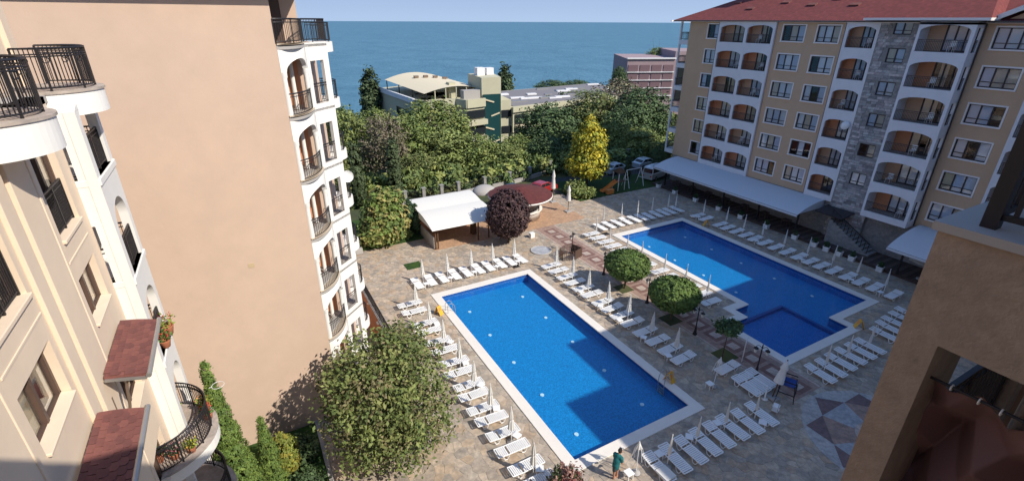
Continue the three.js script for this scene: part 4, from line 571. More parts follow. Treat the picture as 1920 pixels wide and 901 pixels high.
{ const ag = crownGeo(47, [[0, 1.7, 0, 0.5, 1.75, 0.5]], 3500, 0.1, [[0.04, 0.085, 0.035], [0.055, 0.1, 0.04]], { clump: 0.15, shell: 0.7, out: 1 }); tree('arborvitae', 'left dark columnar arborvitae beside the pavilion', 13.9, -47.3, ag, null, { group: 'arborvitae pair', sc: [1, 1.2, 1], crown: 'foliage' }); tree('arborvitae', 'right dark columnar arborvitae beside the pavilion', 14.5, -47.0, ag, null, { group: 'arborvitae pair', turn: 2, sc: [0.9, 1.05, 0.9], crown: 'foliage' });
  const hb = crownGeo(48, [[0, 0.55, 0, 1.0, 0.65, 0.8]], 1500, 0.13, GREEN, { clump: 0.25, shell: 0.4 }); [[8.3, -46.6, 1.0, 'bright green shrub at the left end of the planting bed'], [13.2, -46.9, 0.9, 'low shrub in front of the arborvitae'], [36.9, -48.4, 1.2, 'shrub at the lawn corner beside the tall closed parasol'], [38.3, -48.3, 1.1, 'shrub at the front edge of the lawn'], [37.3, -50, 1.5, 'shrub under the left side of yellow tree']].forEach(([x, z, s, l], i) => tree('shrub', l, x, z, hb, null, { turn: i * 1.3, sc: s, crown: 'foliage', cat: 'shrub' })); }
// trees beyond the fence; each label says where it stands
{
  const bl = (seed, cols, n, o) => crownGeo(seed, [[0, 0.1, 0, 0.85, 0.8, 0.85], [0.45, -0.15, 0.2, 0.5, 0.5, 0.5], [-0.45, -0.2, -0.2, 0.55, 0.5, 0.5], [0.05, 0.5, -0.1, 0.5, 0.42, 0.5], [-0.2, -0.45, 0.45, 0.5, 0.42, 0.45], [0.3, -0.5, -0.4, 0.5, 0.4, 0.5]], n, 0.045, cols, { clump: 0.13, shell: 0.5, per: 14, out: 0.6, ...o });
  const K = { g: bl(51, GREEN, 8000), g2: bl(52, [[0.18, 0.225, 0.06], [0.225, 0.27, 0.08], [0.14, 0.175, 0.05]], 8000), d: bl(53, DARKG, 8000), o: bl(54, OLIVE, 6000), t: bl(55, TWIG, 5200, { clump: 0.16 }) };
  const tg = trunkGeo(13, 1, 0.035, 9, 0.55, 0.3), tall = trunkGeo(14, 1, 0.05, 12, 0.7, 0.25);
  const far = (k, label, x, y, z, r, ry, grp = 'trees beyond the fence') => { const gy = terrainY(x, z), g = thing('background_tree', label, 'tree', [x, gy, z], (x * 7.3) % 6.28, grp); const h = y - gy; const t = part('trunk', k === 't' ? tall : tg, M.bark, g); t.scale.set(r * 1.1, h * 1.05 + (k === 't' ? ry * 0.6 : 0), r * 1.1); const c = part('crown', K[k], LEAF, g, [0, h, 0]); c.scale.set(r * 1.1, ry * 1.1, r * 1.1); };
  far('d', 'dark tree against the sea right behind the left building', 14.2, 5.6, -86, 2.2, 4.2); far('g2', 'light green tree nearest the left building', 13.6, 4.9, -73, 3.4, 4.6); far('o', 'olive tree low behind the first cypress', 9.8, 2.4, -66, 3.0, 3.6);
  far('t', 'leafless brown tree between the two cypresses', 17.5, 5.2, -68, 3.4, 4.0); far('g', 'broad green tree in front of the beige hotel', 28.9, 4.6, -80, 6.6, 4.4); far('g', 'green tree below the beige hotel roof terrace', 22.5, 3.6, -72, 4.4, 4.4); far('g2', 'full green tree behind the white pavilion', 26.6, 2.4, -68, 4.8, 4.0); far('g', 'green tree behind the round bar', 30.8, 2.2, -66, 4.2, 3.4); far('g2', 'low green tree right of the bar beyond the fence', 34.2, 1.6, -64, 3.2, 2.7); far('o', 'dull low tree left of the fence pillars', 20.5, 1.6, -63.5, 3.0, 3.0);
  far('d', 'big dark green tree left of the yellow tree', 48.5, 2.7, -74, 6.2, 5.0); far('g', 'green tree in front of the stair tower', 40.6, 0.4, -71, 4.0, 3.2); far('d', 'dark tree low behind the closed tall parasols', 42.5, 1.4, -64.5, 3.4, 3.0); far('o', 'olive tree behind the yellow tree', 66, 3.4, -84, 6.4, 4.4); far('t', 'brown leafless tree in front of the mauve building', 80, 3.2, -92, 7.4, 5.4); far('o', 'olive tree left of the mauve building', 72, 1.5, -96, 7.4, 4.6); far('d', 'large dark tree beside the end of the hotel block', 72.5, 3.4, -76, 6.6, 5.4); far('g', 'green tree just right of the yellow tree', 56.2, 2.2, -66, 4.0, 3.4); far('g2', 'light low tree above the parked silver cars', 60.5, 1.9, -63.5, 4.2, 2.2); far('d', 'dark tree right of the yellow tree', 65, 2.2, -72, 5.2, 4.2);
  far('g', 'small tree on the shore behind the mauve building', 137.6, 9.0, -140, 4.4, 3.4); far('d', 'dark shore tree left of the mauve building', 103.6, 4.6, -120, 2.6, 4.0); far('d', 'left dark shore pine behind the flat hotel roof', 99, -0.6, -150, 6.4, 2.6); far('d', 'right dark shore pine behind the flat hotel roof', 111, -0.9, -152, 6.0, 2.2); far('d', 'dark tree at the foot of the hotel block corner', 55.3, 2.0, -52.6, 1.7, 2.6); far('g', 'tree behind the leafless tree by the beige hotel', 20.5, 3.2, -84, 4.4, 4.4); far('g2', 'green tree in the gap before the flat hotel wing', 56.5, -1.4, -80, 4.4, 3.2);
  const cy = crownGeo(56, [[0, 0.5, 0, 0.09, 0.47, 0.09], [0, 0.32, 0, 0.1, 0.3, 0.1]], 9000, 0.018, CYP, { clump: 0.022, shell: 0.75, out: 1.2 }), pop = crownGeo(57, [[0, 0.55, 0, 0.12, 0.43, 0.12], [0, 0.35, 0, 0.14, 0.28, 0.14]], 9000, 0.022, [[0.06, 0.095, 0.04], [0.085, 0.12, 0.05], [0.045, 0.075, 0.03]], { clump: 0.045, shell: 0.45 }), ct = trunkGeo(15, 0.9, 0.012, 0, 0.1), sp = crownGeo(58, Array.from({ length: 8 }, (_, i) => [0, 0.12 + i * 0.11, 0, 0.26 * (1 - i / 8.5), 0.05, 0.26 * (1 - i / 8.5), 1.1 - i / 8]), 3500, 0.03, CYP, { clump: 0.045, shell: 0.5, droop: 0.03 });
  const col = (name, g, label, x, z, top, sx, grp) => { const y = terrainY(x, z), h = top - y; tree(name, label, x, z, g, ct, { y, sc: [h * sx, h, h * sx], turn: x, group: grp }); };
  col('cypress', cy, 'slim dark cypress nearest the left building', 11.2, -58, 8.9, 0.85, 'slim cypresses'); col('cypress', cy, 'slim dark cypress right of the leafless tree', 16, -59, 8.7, 0.95, 'slim cypresses'); col('poplar', pop, 'tall poplar at the left end of the beige hotel', 26.2, -110, 12.2, 0.9, 'poplars'); col('poplar', pop, 'tall poplar against the sea right of the stair tower', 64.9, -121, 10.9, 0.95, 'poplars'); col('spruce', sp, 'left dark spruce before the flat hotel roof', 61.8, -95, 6.3, 0.8, 'dark spruces'); col('spruce', sp, 'right dark spruce before the flat hotel roof', 66.4, -96, 6.7, 0.9, 'dark spruces'); col('cypress', cy, 'dark clipped cypress behind the swing frame', 48.6, -52.6, 3.6, 1.3, 'slim cypresses');
  // undergrowth that reads as one mass
  const r = rng(61), ug = crownGeo(59, [[0, 0.4, 0, 1, 0.7, 1]], 420, 0.16, [...GREEN, ...OLIVE, ...DARKG], { clump: 0.3, shell: 0.3 }), im = new THREE.InstancedMesh(ug, LEAF, 680), mx = new THREE.Matrix4();
  for (let i = 0; i < 680; i++) { const nearFence = i >= 520, z = nearFence ? -59.2 - r() * 3.4 - (i % 2) * 1.5 : -61.5 - Math.pow(r(), 1.4) * 95, x = nearFence ? 11 + r() * 52 : (r() * 1.15 - 0.05) * (40 - z * 0.75) + 4, s = 0.9 + 1.5 * r(); mx.compose(V(x, terrainY(x, z), z), new THREE.Quaternion().setFromAxisAngle(V(0, 1, 0), r() * 6.28), V(s, s * (0.7 + 0.5 * r()), s)); im.setMatrixAt(i, mx); }
  im.name = 'undergrowth'; scene.add(im); tag(im, 'mass of undergrowth on the slope beyond the fence', 'undergrowth', null, 'stuff');
}
// ---------------------------------------------------------------- pool furniture
const ORD = ['first', 'second', 'third', 'fourth', 'fifth', 'sixth', 'seventh', 'eighth', 'ninth', 'tenth', 'eleventh', 'twelfth', 'thirteenth', 'fourteenth', 'fifteenth', 'sixteenth', 'seventeenth', 'eighteenth'];
function makeLounger() {   // lies along local X, head at +X
  const g = new THREE.Group(); g.name = 'sun_lounger';
  const bed = mb(); for (const z of [-0.31, 0.31]) bed.rbox(-0.3, 0.31, z, 1.28, 0.06, 0.055, 0.02); bed.rbox(-0.935, 0.3, 0, 0.07, 0.07, 0.62, 0.03); for (let i = 0; i < 11; i++) bed.rbox(-0.83 + i * 0.105, 0.325, 0, 0.082, 0.018, 0.58, 0.006); part('bed', bed.geo(), M.plastic, g);
  const bk = mb(); for (const z of [-0.31, 0.31]) bk.rbox(0.31, 0, z, 0.64, 0.055, 0.055, 0.02); bk.rbox(0.61, 0, 0, 0.07, 0.06, 0.6, 0.025); for (let i = 0; i < 5; i++) bk.rbox(0.07 + i * 0.105, 0.014, 0, 0.082, 0.018, 0.58, 0.006); const b = part('backrest', bk.geo(), M.plastic, g, [0.34, 0.31, 0]); b.rotation.z = 0.1;
  for (const x of [-0.55, 0.5]) for (const z of [-0.3, 0.3]) { const l = mb(); l.tube([[x - 0.19, 0.29, z], [x - 0.13, 0.13, z * 1.03], [x - 0.08, 0.03, z * 1.03], [x + 0.08, 0.03, z * 1.03], [x + 0.13, 0.13, z * 1.03], [x + 0.19, 0.29, z]], 0.026, 18, 6); part('leg', l.geo(), M.plastic, g); }
  return g;
}
const lounger0 = makeLounger();
const loungerRow = (pts, turn, phrase, group, seed) => { const r = rng(seed); pts.forEach(([x, z], i) => { const l = lounger0.clone(); l.name = numbered('sun_lounger'); l.position.set(x, 0.02, z); l.rotation.y = turn + (r() - 0.5) * 0.09; l.children[1].rotation.z = 0.03 + r() * 0.12; scene.add(l); tag(l, `${ORD[i]} white sun lounger ${phrase}`, 'sun lounger', group); }); };
const Arow = [[9.25, -33.39], [9.2, -32.14], [9.38, -30.19], [9.3, -29.1], [9.38, -27.6], [9.5, -26.41], [9.55, -24.95], [9.45, -23.81], [9.45, -22.43], [9.35, -21.45], [9.35, -20.2], [9.4, -19.2], [9.48, -17.96], [9.42, -16.79], [9.5, -15.46], [9.55, -14.4]];
const Brow = [10.89, 12.08, 13.15, 14.35, 15.43, 16.67, 17.7, 18.93, 19.95, 21.1].map((x) => [x, -36.3]);
const Crow = [-33.65, -32.5, -31.18, -30.03, -28.84, -27.67, -26.25, -25.16, -24.01, -22.86, -21.52, -20.26, -19.09, -17.92].map((z, i) => [22.9 + i * 0.025, z]);
const Drow = [[30.7, -37.79], [30.7, -36.63], [30.75, -35.45], [30.75, -34.29], [30.8, -33.18], [30.8, -31.6], [30.8, -29.4], [31.0, -28], [30.9, -26.8], [31.1, -25.6], [31.2, -24.5], [31.1, -23.25], [30.75, -22.07]];
const Erow = [32.76, 33.95, 35.2, 36.4, 37.67, 38.77, 39.83, 41.0, 42.16, 43.18, 44.39].map((x) => [x, -38.88]);
const Frow = [-36.26, -35.05, -33.08, -32.04, -30.89, -29.73, -28.65, -27.46, -26.24, -25.01, -23.79, -22.64, -21.58, -20.46, -19.21, -18.12, -16.97, -15.52].map((z) => [45.05, z]);
const Grow = [[29.8, -12.5], [30.95, -12.5], [32.17, -12.56], [33.39, -12.59], [34.59, -12.58], [35.75, -12.57], [38.2, -12.8], [39.45, -13.06], [40.62, -13.2], [41.85, -13.3], [42.95, -13.4]];
const Hrow = [15.36, 16.51, 17.64, 18.75, 19.82, 20.92, 22.03, 23.26].map((x, i) => [x, -12.13 + (i > 5 ? 0.12 : 0)]);
loungerRow(Arow, Math.PI, 'from the far end, left side of near pool', 'loungers left of the near pool', 1);
loungerRow(Brow, Math.PI / 2, 'from the left, row at far end of near pool', 'loungers at the far end of the near pool', 2);
loungerRow(Crow, 0, 'from the far end, right side of near pool', 'loungers right of the near pool', 3);
loungerRow([[25.0, -15.8]], 0, 'beside the frayed parasol and thin young tree', 'lone lounger', 4);
loungerRow(Drow, Math.PI, 'from the far end, left side of far pool', 'loungers left of the far pool', 5);
loungerRow(Erow, Math.PI / 2, 'from the left, row at far end of far pool', 'loungers at the far end of the far pool', 6);
loungerRow(Frow, 0, 'from the far end, row facing the restaurant awning', 'loungers right of the far pool', 7);
loungerRow(Grow, -Math.PI / 2 + Math.PI, 'from the left, row below the paddling pool', 'loungers below the paddling pool', 8);
loungerRow(Hrow, -Math.PI / 2 + Math.PI, 'from the left, row below near pool', 'loungers below the near pool', 9);
loungerRow([[24.6, -14.0], [25.32, -13.98], [26.02, -14.05]], Math.PI / 2, 'from the left, in the tight group beside lifeguard chair', 'loungers pushed together', 10);
{ const t = thing('towel', 'pale towel draped over the first lounger below near pool', 'towel', [15.36, 0.4, -11.65], 0.03); mb().rbox(0, 0, 0, 0.66, 0.03, 0.8, 0.012).rbox(0.33, -0.12, 0, 0.025, 0.26, 0.78, 0.01).build('cloth', M.canvas, t); }
// closed parasols
function makeParasol(thin) {
  const g = new THREE.Group(); const R = thin ? 0.085 : 0.17, y0 = thin ? 0.95 : 0.92;
  part('pole', mb().rod([0, 0.1, 0], [0, 2.3, 0], 0.022).geo(), M.plastic, g); part('base', mb().lathe([[0, 0], [0.24, 0], [0.24, 0.05], [0.1, 0.1], [0.04, 0.2], [0.03, 0.3]], 0, 0, 0, 16).geo(), M.concrete, g);
  const m = mb(), n = 16, rings = [[y0, R], [y0 + 0.25, R * 0.86], [y0 + 0.55, R * 0.72], [y0 + 0.62, R * 0.5], [y0 + 0.7, R * 0.66], [y0 + 1.05, R * 0.45], [2.28, R * 0.12], [2.33, 0.01]], P = (j, i) => { const a = i / n * 6.2832, k = rings[j][1] * (i % 2 ? 1.15 : 0.72); return [Math.cos(a) * k, rings[j][0], Math.sin(a) * k]; };
  for (let j = 0; j + 1 < rings.length; j++) for (let i = 0; i < n; i++) m.quad(P(j, i), P(j, i + 1), P(j + 1, i + 1), P(j + 1, i)); part('canopy', m.geo(), M.canvas, g); part('finial', mb().add(new THREE.SphereGeometry(0.03, 8, 6), new THREE.Matrix4().makeTranslation(0, 2.35, 0)).geo(), M.plastic, g); return g;
}
const par = { false: makeParasol(false), true: makeParasol(true) };
const parasolRow = (pts, thin, phrase, group, seed, h = 1) => { const r = rng(seed); pts.forEach(([x, z], i) => { const p = par[thin].clone(); p.name = numbered('closed_parasol'); p.position.set(x, 0.02, z); p.rotation.set((r() - 0.5) * 0.05, r() * 6, (r() - 0.5) * 0.05); p.scale.set(1, h * (0.97 + 0.06 * r()), 1); scene.add(p); tag(p, `${ORD[i]} closed white parasol ${phrase}`, 'parasol', group); }); };
const small = (() => { const g = new THREE.Group(); part('top', mb().rbox(0, 0.4, 0, 0.42, 0.04, 0.42, 0.015).geo(), M.plastic, g); const lg = mb().bar([0, 0, 0], [0, 0.39, 0], 0.04).geo(); for (const a of [-0.15, 0.15]) for (const b of [-0.15, 0.15]) part('leg', lg, M.plastic, g, [a, 0, b]); return g; })();
const tableRow = (pts, phrase, group) => pts.forEach(([x, z], i) => { const t = small.clone(); t.name = numbered('side_table'); t.position.set(x, 0.02, z); t.rotation.y = i * 0.7; scene.add(t); tag(t, pts.length > 1 ? `${ORD[i]} small white plastic side table ${phrase}` : `small white plastic side table ${phrase}`, 'side table', group); });
parasolRow([[9.62, -32.78], [9.62, -29.7], [9.64, -27.05], [9.74, -24.4], [9.63, -22.0], [9.6, -19.7], [9.7, -17.4], [9.6, -14.93]], false, 'from the far end, left side of near pool', 'parasols left of the near pool', 21);
tableRow([[10.1, -29.6], [10.1, -27.0], [10.1, -24.35], [10.05, -21.95], [9.98, -19.7], [10.02, -17.36], [9.95, -14.9]], 'from the far end, left side of near pool', 'tables left of the near pool');
parasolRow([[11.5, -36.55], [13.75, -36.45], [16.05, -36.5], [18.3, -36.5], [20.5, -36.4]], false, 'from the left, at far end of near pool', 'parasols at the far end of the near pool', 22);
tableRow([[11.5, -35.75], [13.75, -35.75], [16.05, -35.75], [18.3, -35.75], [20.5, -35.75]], 'from the left, at far end of near pool', 'tables at the far end of the near pool');
parasolRow([[23.1, -33.1], [23.15, -30.6], [23.1, -28.25], [23.15, -25.7], [23.2, -23.45], [23.1, -20.9], [23.1, -18.5]], false, 'from the far end, right side of near pool', 'parasols right of the near pool', 23);
tableRow([[22.35, -28.25], [22.35, -25.7], [22.4, -23.45], [22.45, -20.9], [22.45, -18.5]], 'from the far end, right side of near pool', 'tables right of the near pool');
parasolRow([[30.83, -37.2], [30.75, -34.87], [30.97, -32.5], [30.82, -30.3], [30.8, -27.4], [30.85, -25.05], [30.85, -22.65]], true, 'from the far end, left side of far pool', 'parasols left of the far pool', 24);
parasolRow([[33.36, -39.15], [35.8, -39.0], [38.2, -39.0], [40.4, -39.0], [42.66, -38.7], [43.78, -38.6]], true, 'from the left, at far end of far pool', 'parasols at the far end of the far pool', 25, 1.04);
parasolRow([[45.2, -35.65], [45.2, -32.56], [45.2, -30.3], [45.2, -28.05], [45.2, -25.6], [45.15, -23.2], [45.5, -21.0], [45.1, -18.65], [44.9, -16.2]], true, 'from the far end, row facing the restaurant awning', 'parasols right of the far pool', 26, 1.04);
tableRow([[44.5, -35.65], [44.5, -28.05], [44.5, -23.2], [44.5, -18.65], [44.4, -16.25]], 'from the far end, row facing the restaurant awning', 'tables right of the far pool');
parasolRow([[15.93, -12.1], [18.2, -12.3], [20.38, -12.25], [22.65, -12.0]], true, 'from the left, among loungers below near pool', 'parasols below the near pool', 27, 0.95);
tableRow([[15.93, -12.7], [18.2, -12.75], [20.38, -12.72], [22.65, -11.5]], 'from the left, among loungers below near pool', 'tables below the near pool');
parasolRow([[30.38, -12.6], [32.78, -12.55], [35.17, -12.5]], true, 'from the left, row below the paddling pool', 'parasols below the paddling pool', 28, 0.95);
tableRow([[22.65, -15.2]], 'under the frayed parasol', 'table under the frayed parasol'); tableRow([[13.75, -12.55]], 'beside the man in teal', 'table beside the man');
// frayed parasols: bare ribs and hanging strips
const frayed = (label, x, z, lean) => { const g = thing('frayed_parasol', label, 'parasol', [x, 0.02, z]); g.rotation.z = lean; mb().rod([0, 0.1, 0], [0, 2.2, 0], 0.022).build('pole', M.plastic, g); mb().lathe([[0, 0], [0.24, 0], [0.22, 0.06], [0.04, 0.16]], 0, 0, 0, 14).build('base', M.concrete, g); for (let i = 0; i < 8; i++) { const a = i * 0.785, c = Math.cos(a), s = Math.sin(a); mb().rod([0, 2.15, 0], [c * 0.2, 1.7, s * 0.2], 0.012, 0.012, 5).rod([c * 0.2, 1.7, s * 0.2], [c * 0.3, 1.05, s * 0.3], 0.011, 0.011, 5).build('rib', M.plastic, g); } mb().lathe([[0.14, 1.75], [0.08, 2.0], [0.01, 2.22]], 0, 0, 0, 8).build('canopy', M.canvas, g); };
frayed('frayed closed parasol with bare ribs beside the lone lounger', 23.0, -15.2, -0.1); frayed('frayed closed parasol with bare ribs right of the man', 14.3, -12.6, 0.03);
const big = (label, x, z, h, lean = 0, grp) => { const g = thing('tall_parasol', label, 'parasol', [x, 0.02, z], 0, grp); g.rotation.z = lean; mb().rod([0, 0, 0], [0, h, 0], 0.04).build('pole', M.wood, g); mb().lathe([[0.3, h * 0.42], [0.24, h * 0.6], [0.17, h * 0.74], [0.24, h * 0.78], [0.12, h * 0.9], [0.01, h * 1.0]], 0, 0, 0, 10).build('canopy', M.canvas, g); mb().box(0, 0.06, 0, 0.7, 0.12, 0.7).build('base', M.concrete, g); };
big('tall closed cream parasol at the back of the bar floor', 33.1, -48.9, 4.3, 0, 'tall parasols by the bar'); big('tall closed cream parasol at the front of the bar floor', 32.8, -45.1, 3.4, 0, 'tall parasols by the bar'); big('leaning closed cream parasol beside the lifeguard chair', 25.35, -12.75, 2.7, -0.22);
{ const g = thing('short_parasol_pole', 'white plastic parasol stub standing at the end of grouped loungers', 'parasol', [24.85, 0.02, -12.9]); mb().lathe([[0, 0], [0.2, 0], [0.18, 0.06], [0.05, 0.1], [0.04, 0.95], [0.07, 1.0], [0, 1.02]], 0, 0, 0, 14).build('stub', M.plastic, g); }
// lifeguard chair
{ const g = thing('lifeguard_chair', 'dark metal lifeguard chair with a blue seat beside the tiled path', 'chair', [26.25, 0.02, -12.45], 0.45); for (const [a, b] of [[-0.5, -0.42], [0.5, -0.42], [-0.5, 0.42], [0.5, 0.42]]) mb().bar([a * 1.1, 0, b * 1.15], [a * 0.85, b < 0 ? 1.75 : 1.15, b * 0.8], 0.05).build('leg', M.iron, g); for (const y of [0.3, 0.6, 0.9]) mb().bar([-0.5, y, 0.44], [0.5, y, 0.44], 0.04).build('rung', M.iron, g); mb().bar([-0.5, 0.5, -0.45], [-0.5, 0.5, 0.45], 0.04).bar([0.5, 0.5, -0.45], [0.5, 0.5, 0.45], 0.04).bar([-0.5, 0.5, -0.45], [0.5, 0.5, -0.45], 0.04).build('brace', M.iron, g); mb().rbox(0, 1.05, 0, 0.85, 0.1, 0.72, 0.03).build('seat', M.blueCloth, g); mb().rbox(0, 1.45, -0.36, 0.85, 0.6, 0.07, 0.03, 0, -0.1).build('backrest', M.blueCloth, g); mb().bar([-0.45, 1.32, -0.36], [-0.45, 1.32, 0.36], 0.05).bar([0.45, 1.32, -0.36], [0.45, 1.32, 0.36], 0.05).build('armrest', M.iron, g); }
{ const g = thing('shelf_trolley', 'small white two tier trolley right of the loungers below near pool', 'trolley', [24.4, 0.02, -11.9], 0.3); for (const y of [0.2, 0.5]) mb().rbox(0, y, 0, 0.42, 0.05, 0.36, 0.02).build('shelf', M.plastic, g); for (const a of [-0.18, 0.18]) for (const b of [-0.15, 0.15]) mb().rod([a, 0, b], [a, 0.8, b], 0.014, 0.014, 6).build('post', M.metal, g); mb().tube([[-0.18, 0.8, -0.15], [-0.12, 0.9, -0.15], [0.12, 0.9, -0.15], [0.18, 0.8, -0.15]], 0.016, 12, 6).build('handle', M.iron, g); }
// yellow A-frame stands at the pool edges
for (const [x, z, t, l] of [[10.9, -31.3, 0.5, 'orange yellow folding stand at the left edge of near pool'], [20.95, -16.9, 0.2, 'orange yellow folding stand at the right edge of near pool'], [43.85, -33.95, 1, 'orange yellow folding stand at the right edge of far pool'], [37.9, -14.4, 0.8, 'yellow folding stand at the paddling pool corner']]) { const g = thing('folding_stand', l, 'stand', [x, 0.03, z], t, 'yellow folding stands'); for (const s of [-1, 1]) { const p = mb().rbox(0, 0, 0, 0.42, 0.78, 0.035, 0.015).build('panel', M.yellow, g); p.position.set(0, 0.37, s * 0.17); p.rotation.x = -s * 0.42; mb().rbox(0, 0.12, s * 0.022, 0.28, 0.26, 0.008, 0.003).build('plate', M.orange, p); } mb().rbox(0, 0.73, 0, 0.2, 0.05, 0.06, 0.02).build('hinge', M.orange, g); }
// lamp posts
{
  const L = new THREE.Group(); part('post', mb().lathe([[0, 0], [0.16, 0], [0.16, 0.08], [0.1, 0.2], [0.07, 0.6], [0.045, 0.65], [0.035, 2.1], [0.05, 2.14], [0.02, 2.35], [0, 2.4]], 0, 0, 0, 12).geo(), M.iron, L);
  for (const s of [-1, 1]) { part('arm', mb().tube([[0, 2.05, 0], [s * 0.2, 2.2, 0], [s * 0.33, 2.12, 0], [s * 0.34, 2.02, 0]], 0.018, 14, 6).geo(), M.iron, L); const ln = part('lantern', mb().lathe([[0.02, 0.2], [0.16, 0.08], [0.17, 0.05]], 0, 0, 0, 6).lathe([[0.05, -0.24], [0.09, -0.24]], 0, 0, 0, 6).geo(), M.iron, L, [s * 0.34, 1.88, 0]); part('glass', mb().lathe([[0.08, -0.23], [0.14, 0.05]], 0, 0, 0, 6).geo(), mat(0.7, 0.68, 0.62, { roughness: 0.3 }), ln); }
  [[-35.35, 'first lamp post from the bar, rising out of the dark lattice'], [-30.33, 'second lamp post from the bar along the tiled path'], [-24.75, 'third lamp post from the bar between the round trees'], [-19.76, 'fourth lamp post from the bar along the tiled path'], [-14.67, 'nearest lamp post, behind the grouped loungers']].forEach(([z, l], i) => { const c = L.clone(); c.name = numbered('lamp_post'); c.position.set(26.42, 0.02, z); c.rotation.y = 0.5 + i * 0.4; scene.add(c); tag(c, l, 'lamp post', 'lamp posts along the tiled path'); });
  const g = thing('lattice_planter', 'dark lattice screens around the first lamp post', 'screen', [25.8, 0.02, -34.7]), P = [[-1.1, 0.35], [-0.9, -0.55], [-0.1, -0.9], [0.75, -0.8]], sc = (a, b, solid) => { const m = mb(), n = 7; for (let i = 0; i <= n; i++) { const x = a[0] + (b[0] - a[0]) * i / n, z = a[1] + (b[1] - a[1]) * i / n; m.bar([x, 0, z], [x, 0.95, z], 0.03); } for (let k = 0; k <= 4; k++) m.bar([a[0], 0.1 + k * 0.21, a[1]], [b[0], 0.1 + k * 0.21, b[1]], 0.03); if (solid) for (let i = 0; i < 9; i++) { const t = (i + 0.5) / 9; m.box(a[0] + (b[0] - a[0]) * t, 0.5, a[1] + (b[1] - a[1]) * t, 0.11, 0.86, 0.03, -Math.atan2(b[1] - a[1], b[0] - a[0])); } m.build('panel', M.frameBrown, g); };
  for (let i = 0; i < 3; i++) sc(P[i], P[i + 1]); sc([-1.1, 0.35], [0.0, 0.75]); sc([0.0, 0.75], [1.1, 0.35], true); sc([1.1, 0.35], [0.75, -0.8], true);
  const s = thing('notice_board', 'white notice board on two posts beside the tiled path', 'sign', [27.1, 0.02, -16.2], 0.55); const cv = document.createElement('canvas'); cv.width = 256; cv.height = 256; const c = cv.getContext('2d'); c.fillStyle = '#c9ccd2'; c.fillRect(0, 0, 256, 256); const r = rng(8); for (let row = 0; row < 4; row++) for (let q = 0; q < 4; q++) { c.fillStyle = ['#59636f', '#3f6478', '#8d97a3'][Math.floor(r() * 3)]; c.fillRect(18 + q * 58, 20 + row * 58, 40, 40); c.fillStyle = '#e8eaee'; c.fillRect(26 + q * 58, 30 + row * 58, 22, 18); } const ct = new THREE.CanvasTexture(cv); ct.colorSpace = THREE.SRGBColorSpace;
  for (const a of [-0.45, 0.45]) mb().rod([a, 0, 0], [a, 1.6, 0], 0.025).build('post', M.plastic, s); mb().rbox(0, 1.15, 0, 0.9, 0.85, 0.04, 0.01).build('board', M.plastic, s); const fm = new THREE.Mesh(new THREE.PlaneGeometry(0.82, 0.78), mat(1, 1, 1, { map: ct, roughness: 0.5 })); fm.name = 'print'; fm.position.set(0, 1.15, 0.024); s.add(fm);
}
// white planters along the restaurant floor
[[-46.9], [-43.9], [-40.37], [-36.8], [-33.67], [-30.33], [-26.98], [-24.87], [-23.65], [-22.38], [-21.16], [-18.67]].forEach(([z], i) => { const g = thing('planter_box', `${ORD[i]} white square planter from the playground along restaurant floor edge`, 'planter', [49.25, 0.02, z], (i * 0.37) % 0.3, 'white planters'); mb().rbox(0, 0.24, 0, 0.52, 0.48, 0.52, 0.03).rbox(0, 0.46, 0, 0.58, 0.07, 0.58, 0.02).build('tub', M.plastic, g); mb().box(0, 0.495, 0, 0.46, 0.01, 0.46).build('soil', M.soil, g); leaves(mb(), rng(90 + i), i % 3 ? 110 : 40, 0, 0.75, 0, 0.26, 0.3, 0.26, 0.09).build('plant', leafMat.dark, g); });
tag(mb().rbox(25.0, 0.25, -40.6, 0.5, 0.5, 0.45, 0.05).rbox(25.0, 0.52, -40.6, 0.56, 0.07, 0.5, 0.03).build('bin_box', M.plastic), 'white plastic box standing left of the tiled path near bar', 'box');
// ---------------------------------------------------------------- pavilion, bar, fence, playground, cars, far hotels, person
{ // white canvas pavilion
  const g = thing('pavilion', 'white canvas roofed pavilion with orange walls beside the purple tree', 'pavilion');
  for (const [x, z] of [[15.0, -42.6], [15.25, -42.6], [21.0, -42.8], [15.0, -47.6], [21.4, -47.6], [19.75, -42.7]]) mb().box(x, 1.2, z, 0.12, 2.4, 0.12).build('post', M.wood, g);
  mb().box(18.2, 1.2, -47.75, 6.6, 2.4, 0.16).build('back_wall', M.terracotta, g); mb().box(14.95, 0.6, -45.2, 0.12, 1.2, 4.6).build('side_wall', M.concrete, g); mb().box(20.0, 0.85, -44.5, 0.5, 1.7, 0.5).build('cabinet', M.wood, g);
  const cv = (y0, y1, z0, z1, name) => { const m = mb(), n = 12, P = (i, x) => { const t = i / n; return [x, y0 + (y1 - y0) * Math.sin(t * Math.PI / 2), z0 + (z1 - z0) * t]; }; for (let i = 0; i < n; i++) { m.quad(P(i, 14.5), P(i, 21.7), P(i + 1, 21.7), P(i + 1, 14.5)); for (const x of [14.5, 21.7]) m.quad(P(i, x), P(i + 1, x), [x, y0, P(i + 1, x)[2]], [x, y0, P(i, x)[2]]); } return m.build(name, M.canvas, g); };
  cv(2.35, 3.05, -42.0, -45.9, 'canvas'); cv(2.95, 3.4, -45.7, -48.9, 'canvas'); mb().rod([14.5, 2.33, -42.0], [21.7, 2.33, -42.0], 0.05).build('front_bar', M.plastic, g); mb().box(18.1, 2.9, -45.95, 7.2, 0.1, 0.06).build('ridge_gap', M.frameBrown, g);
}
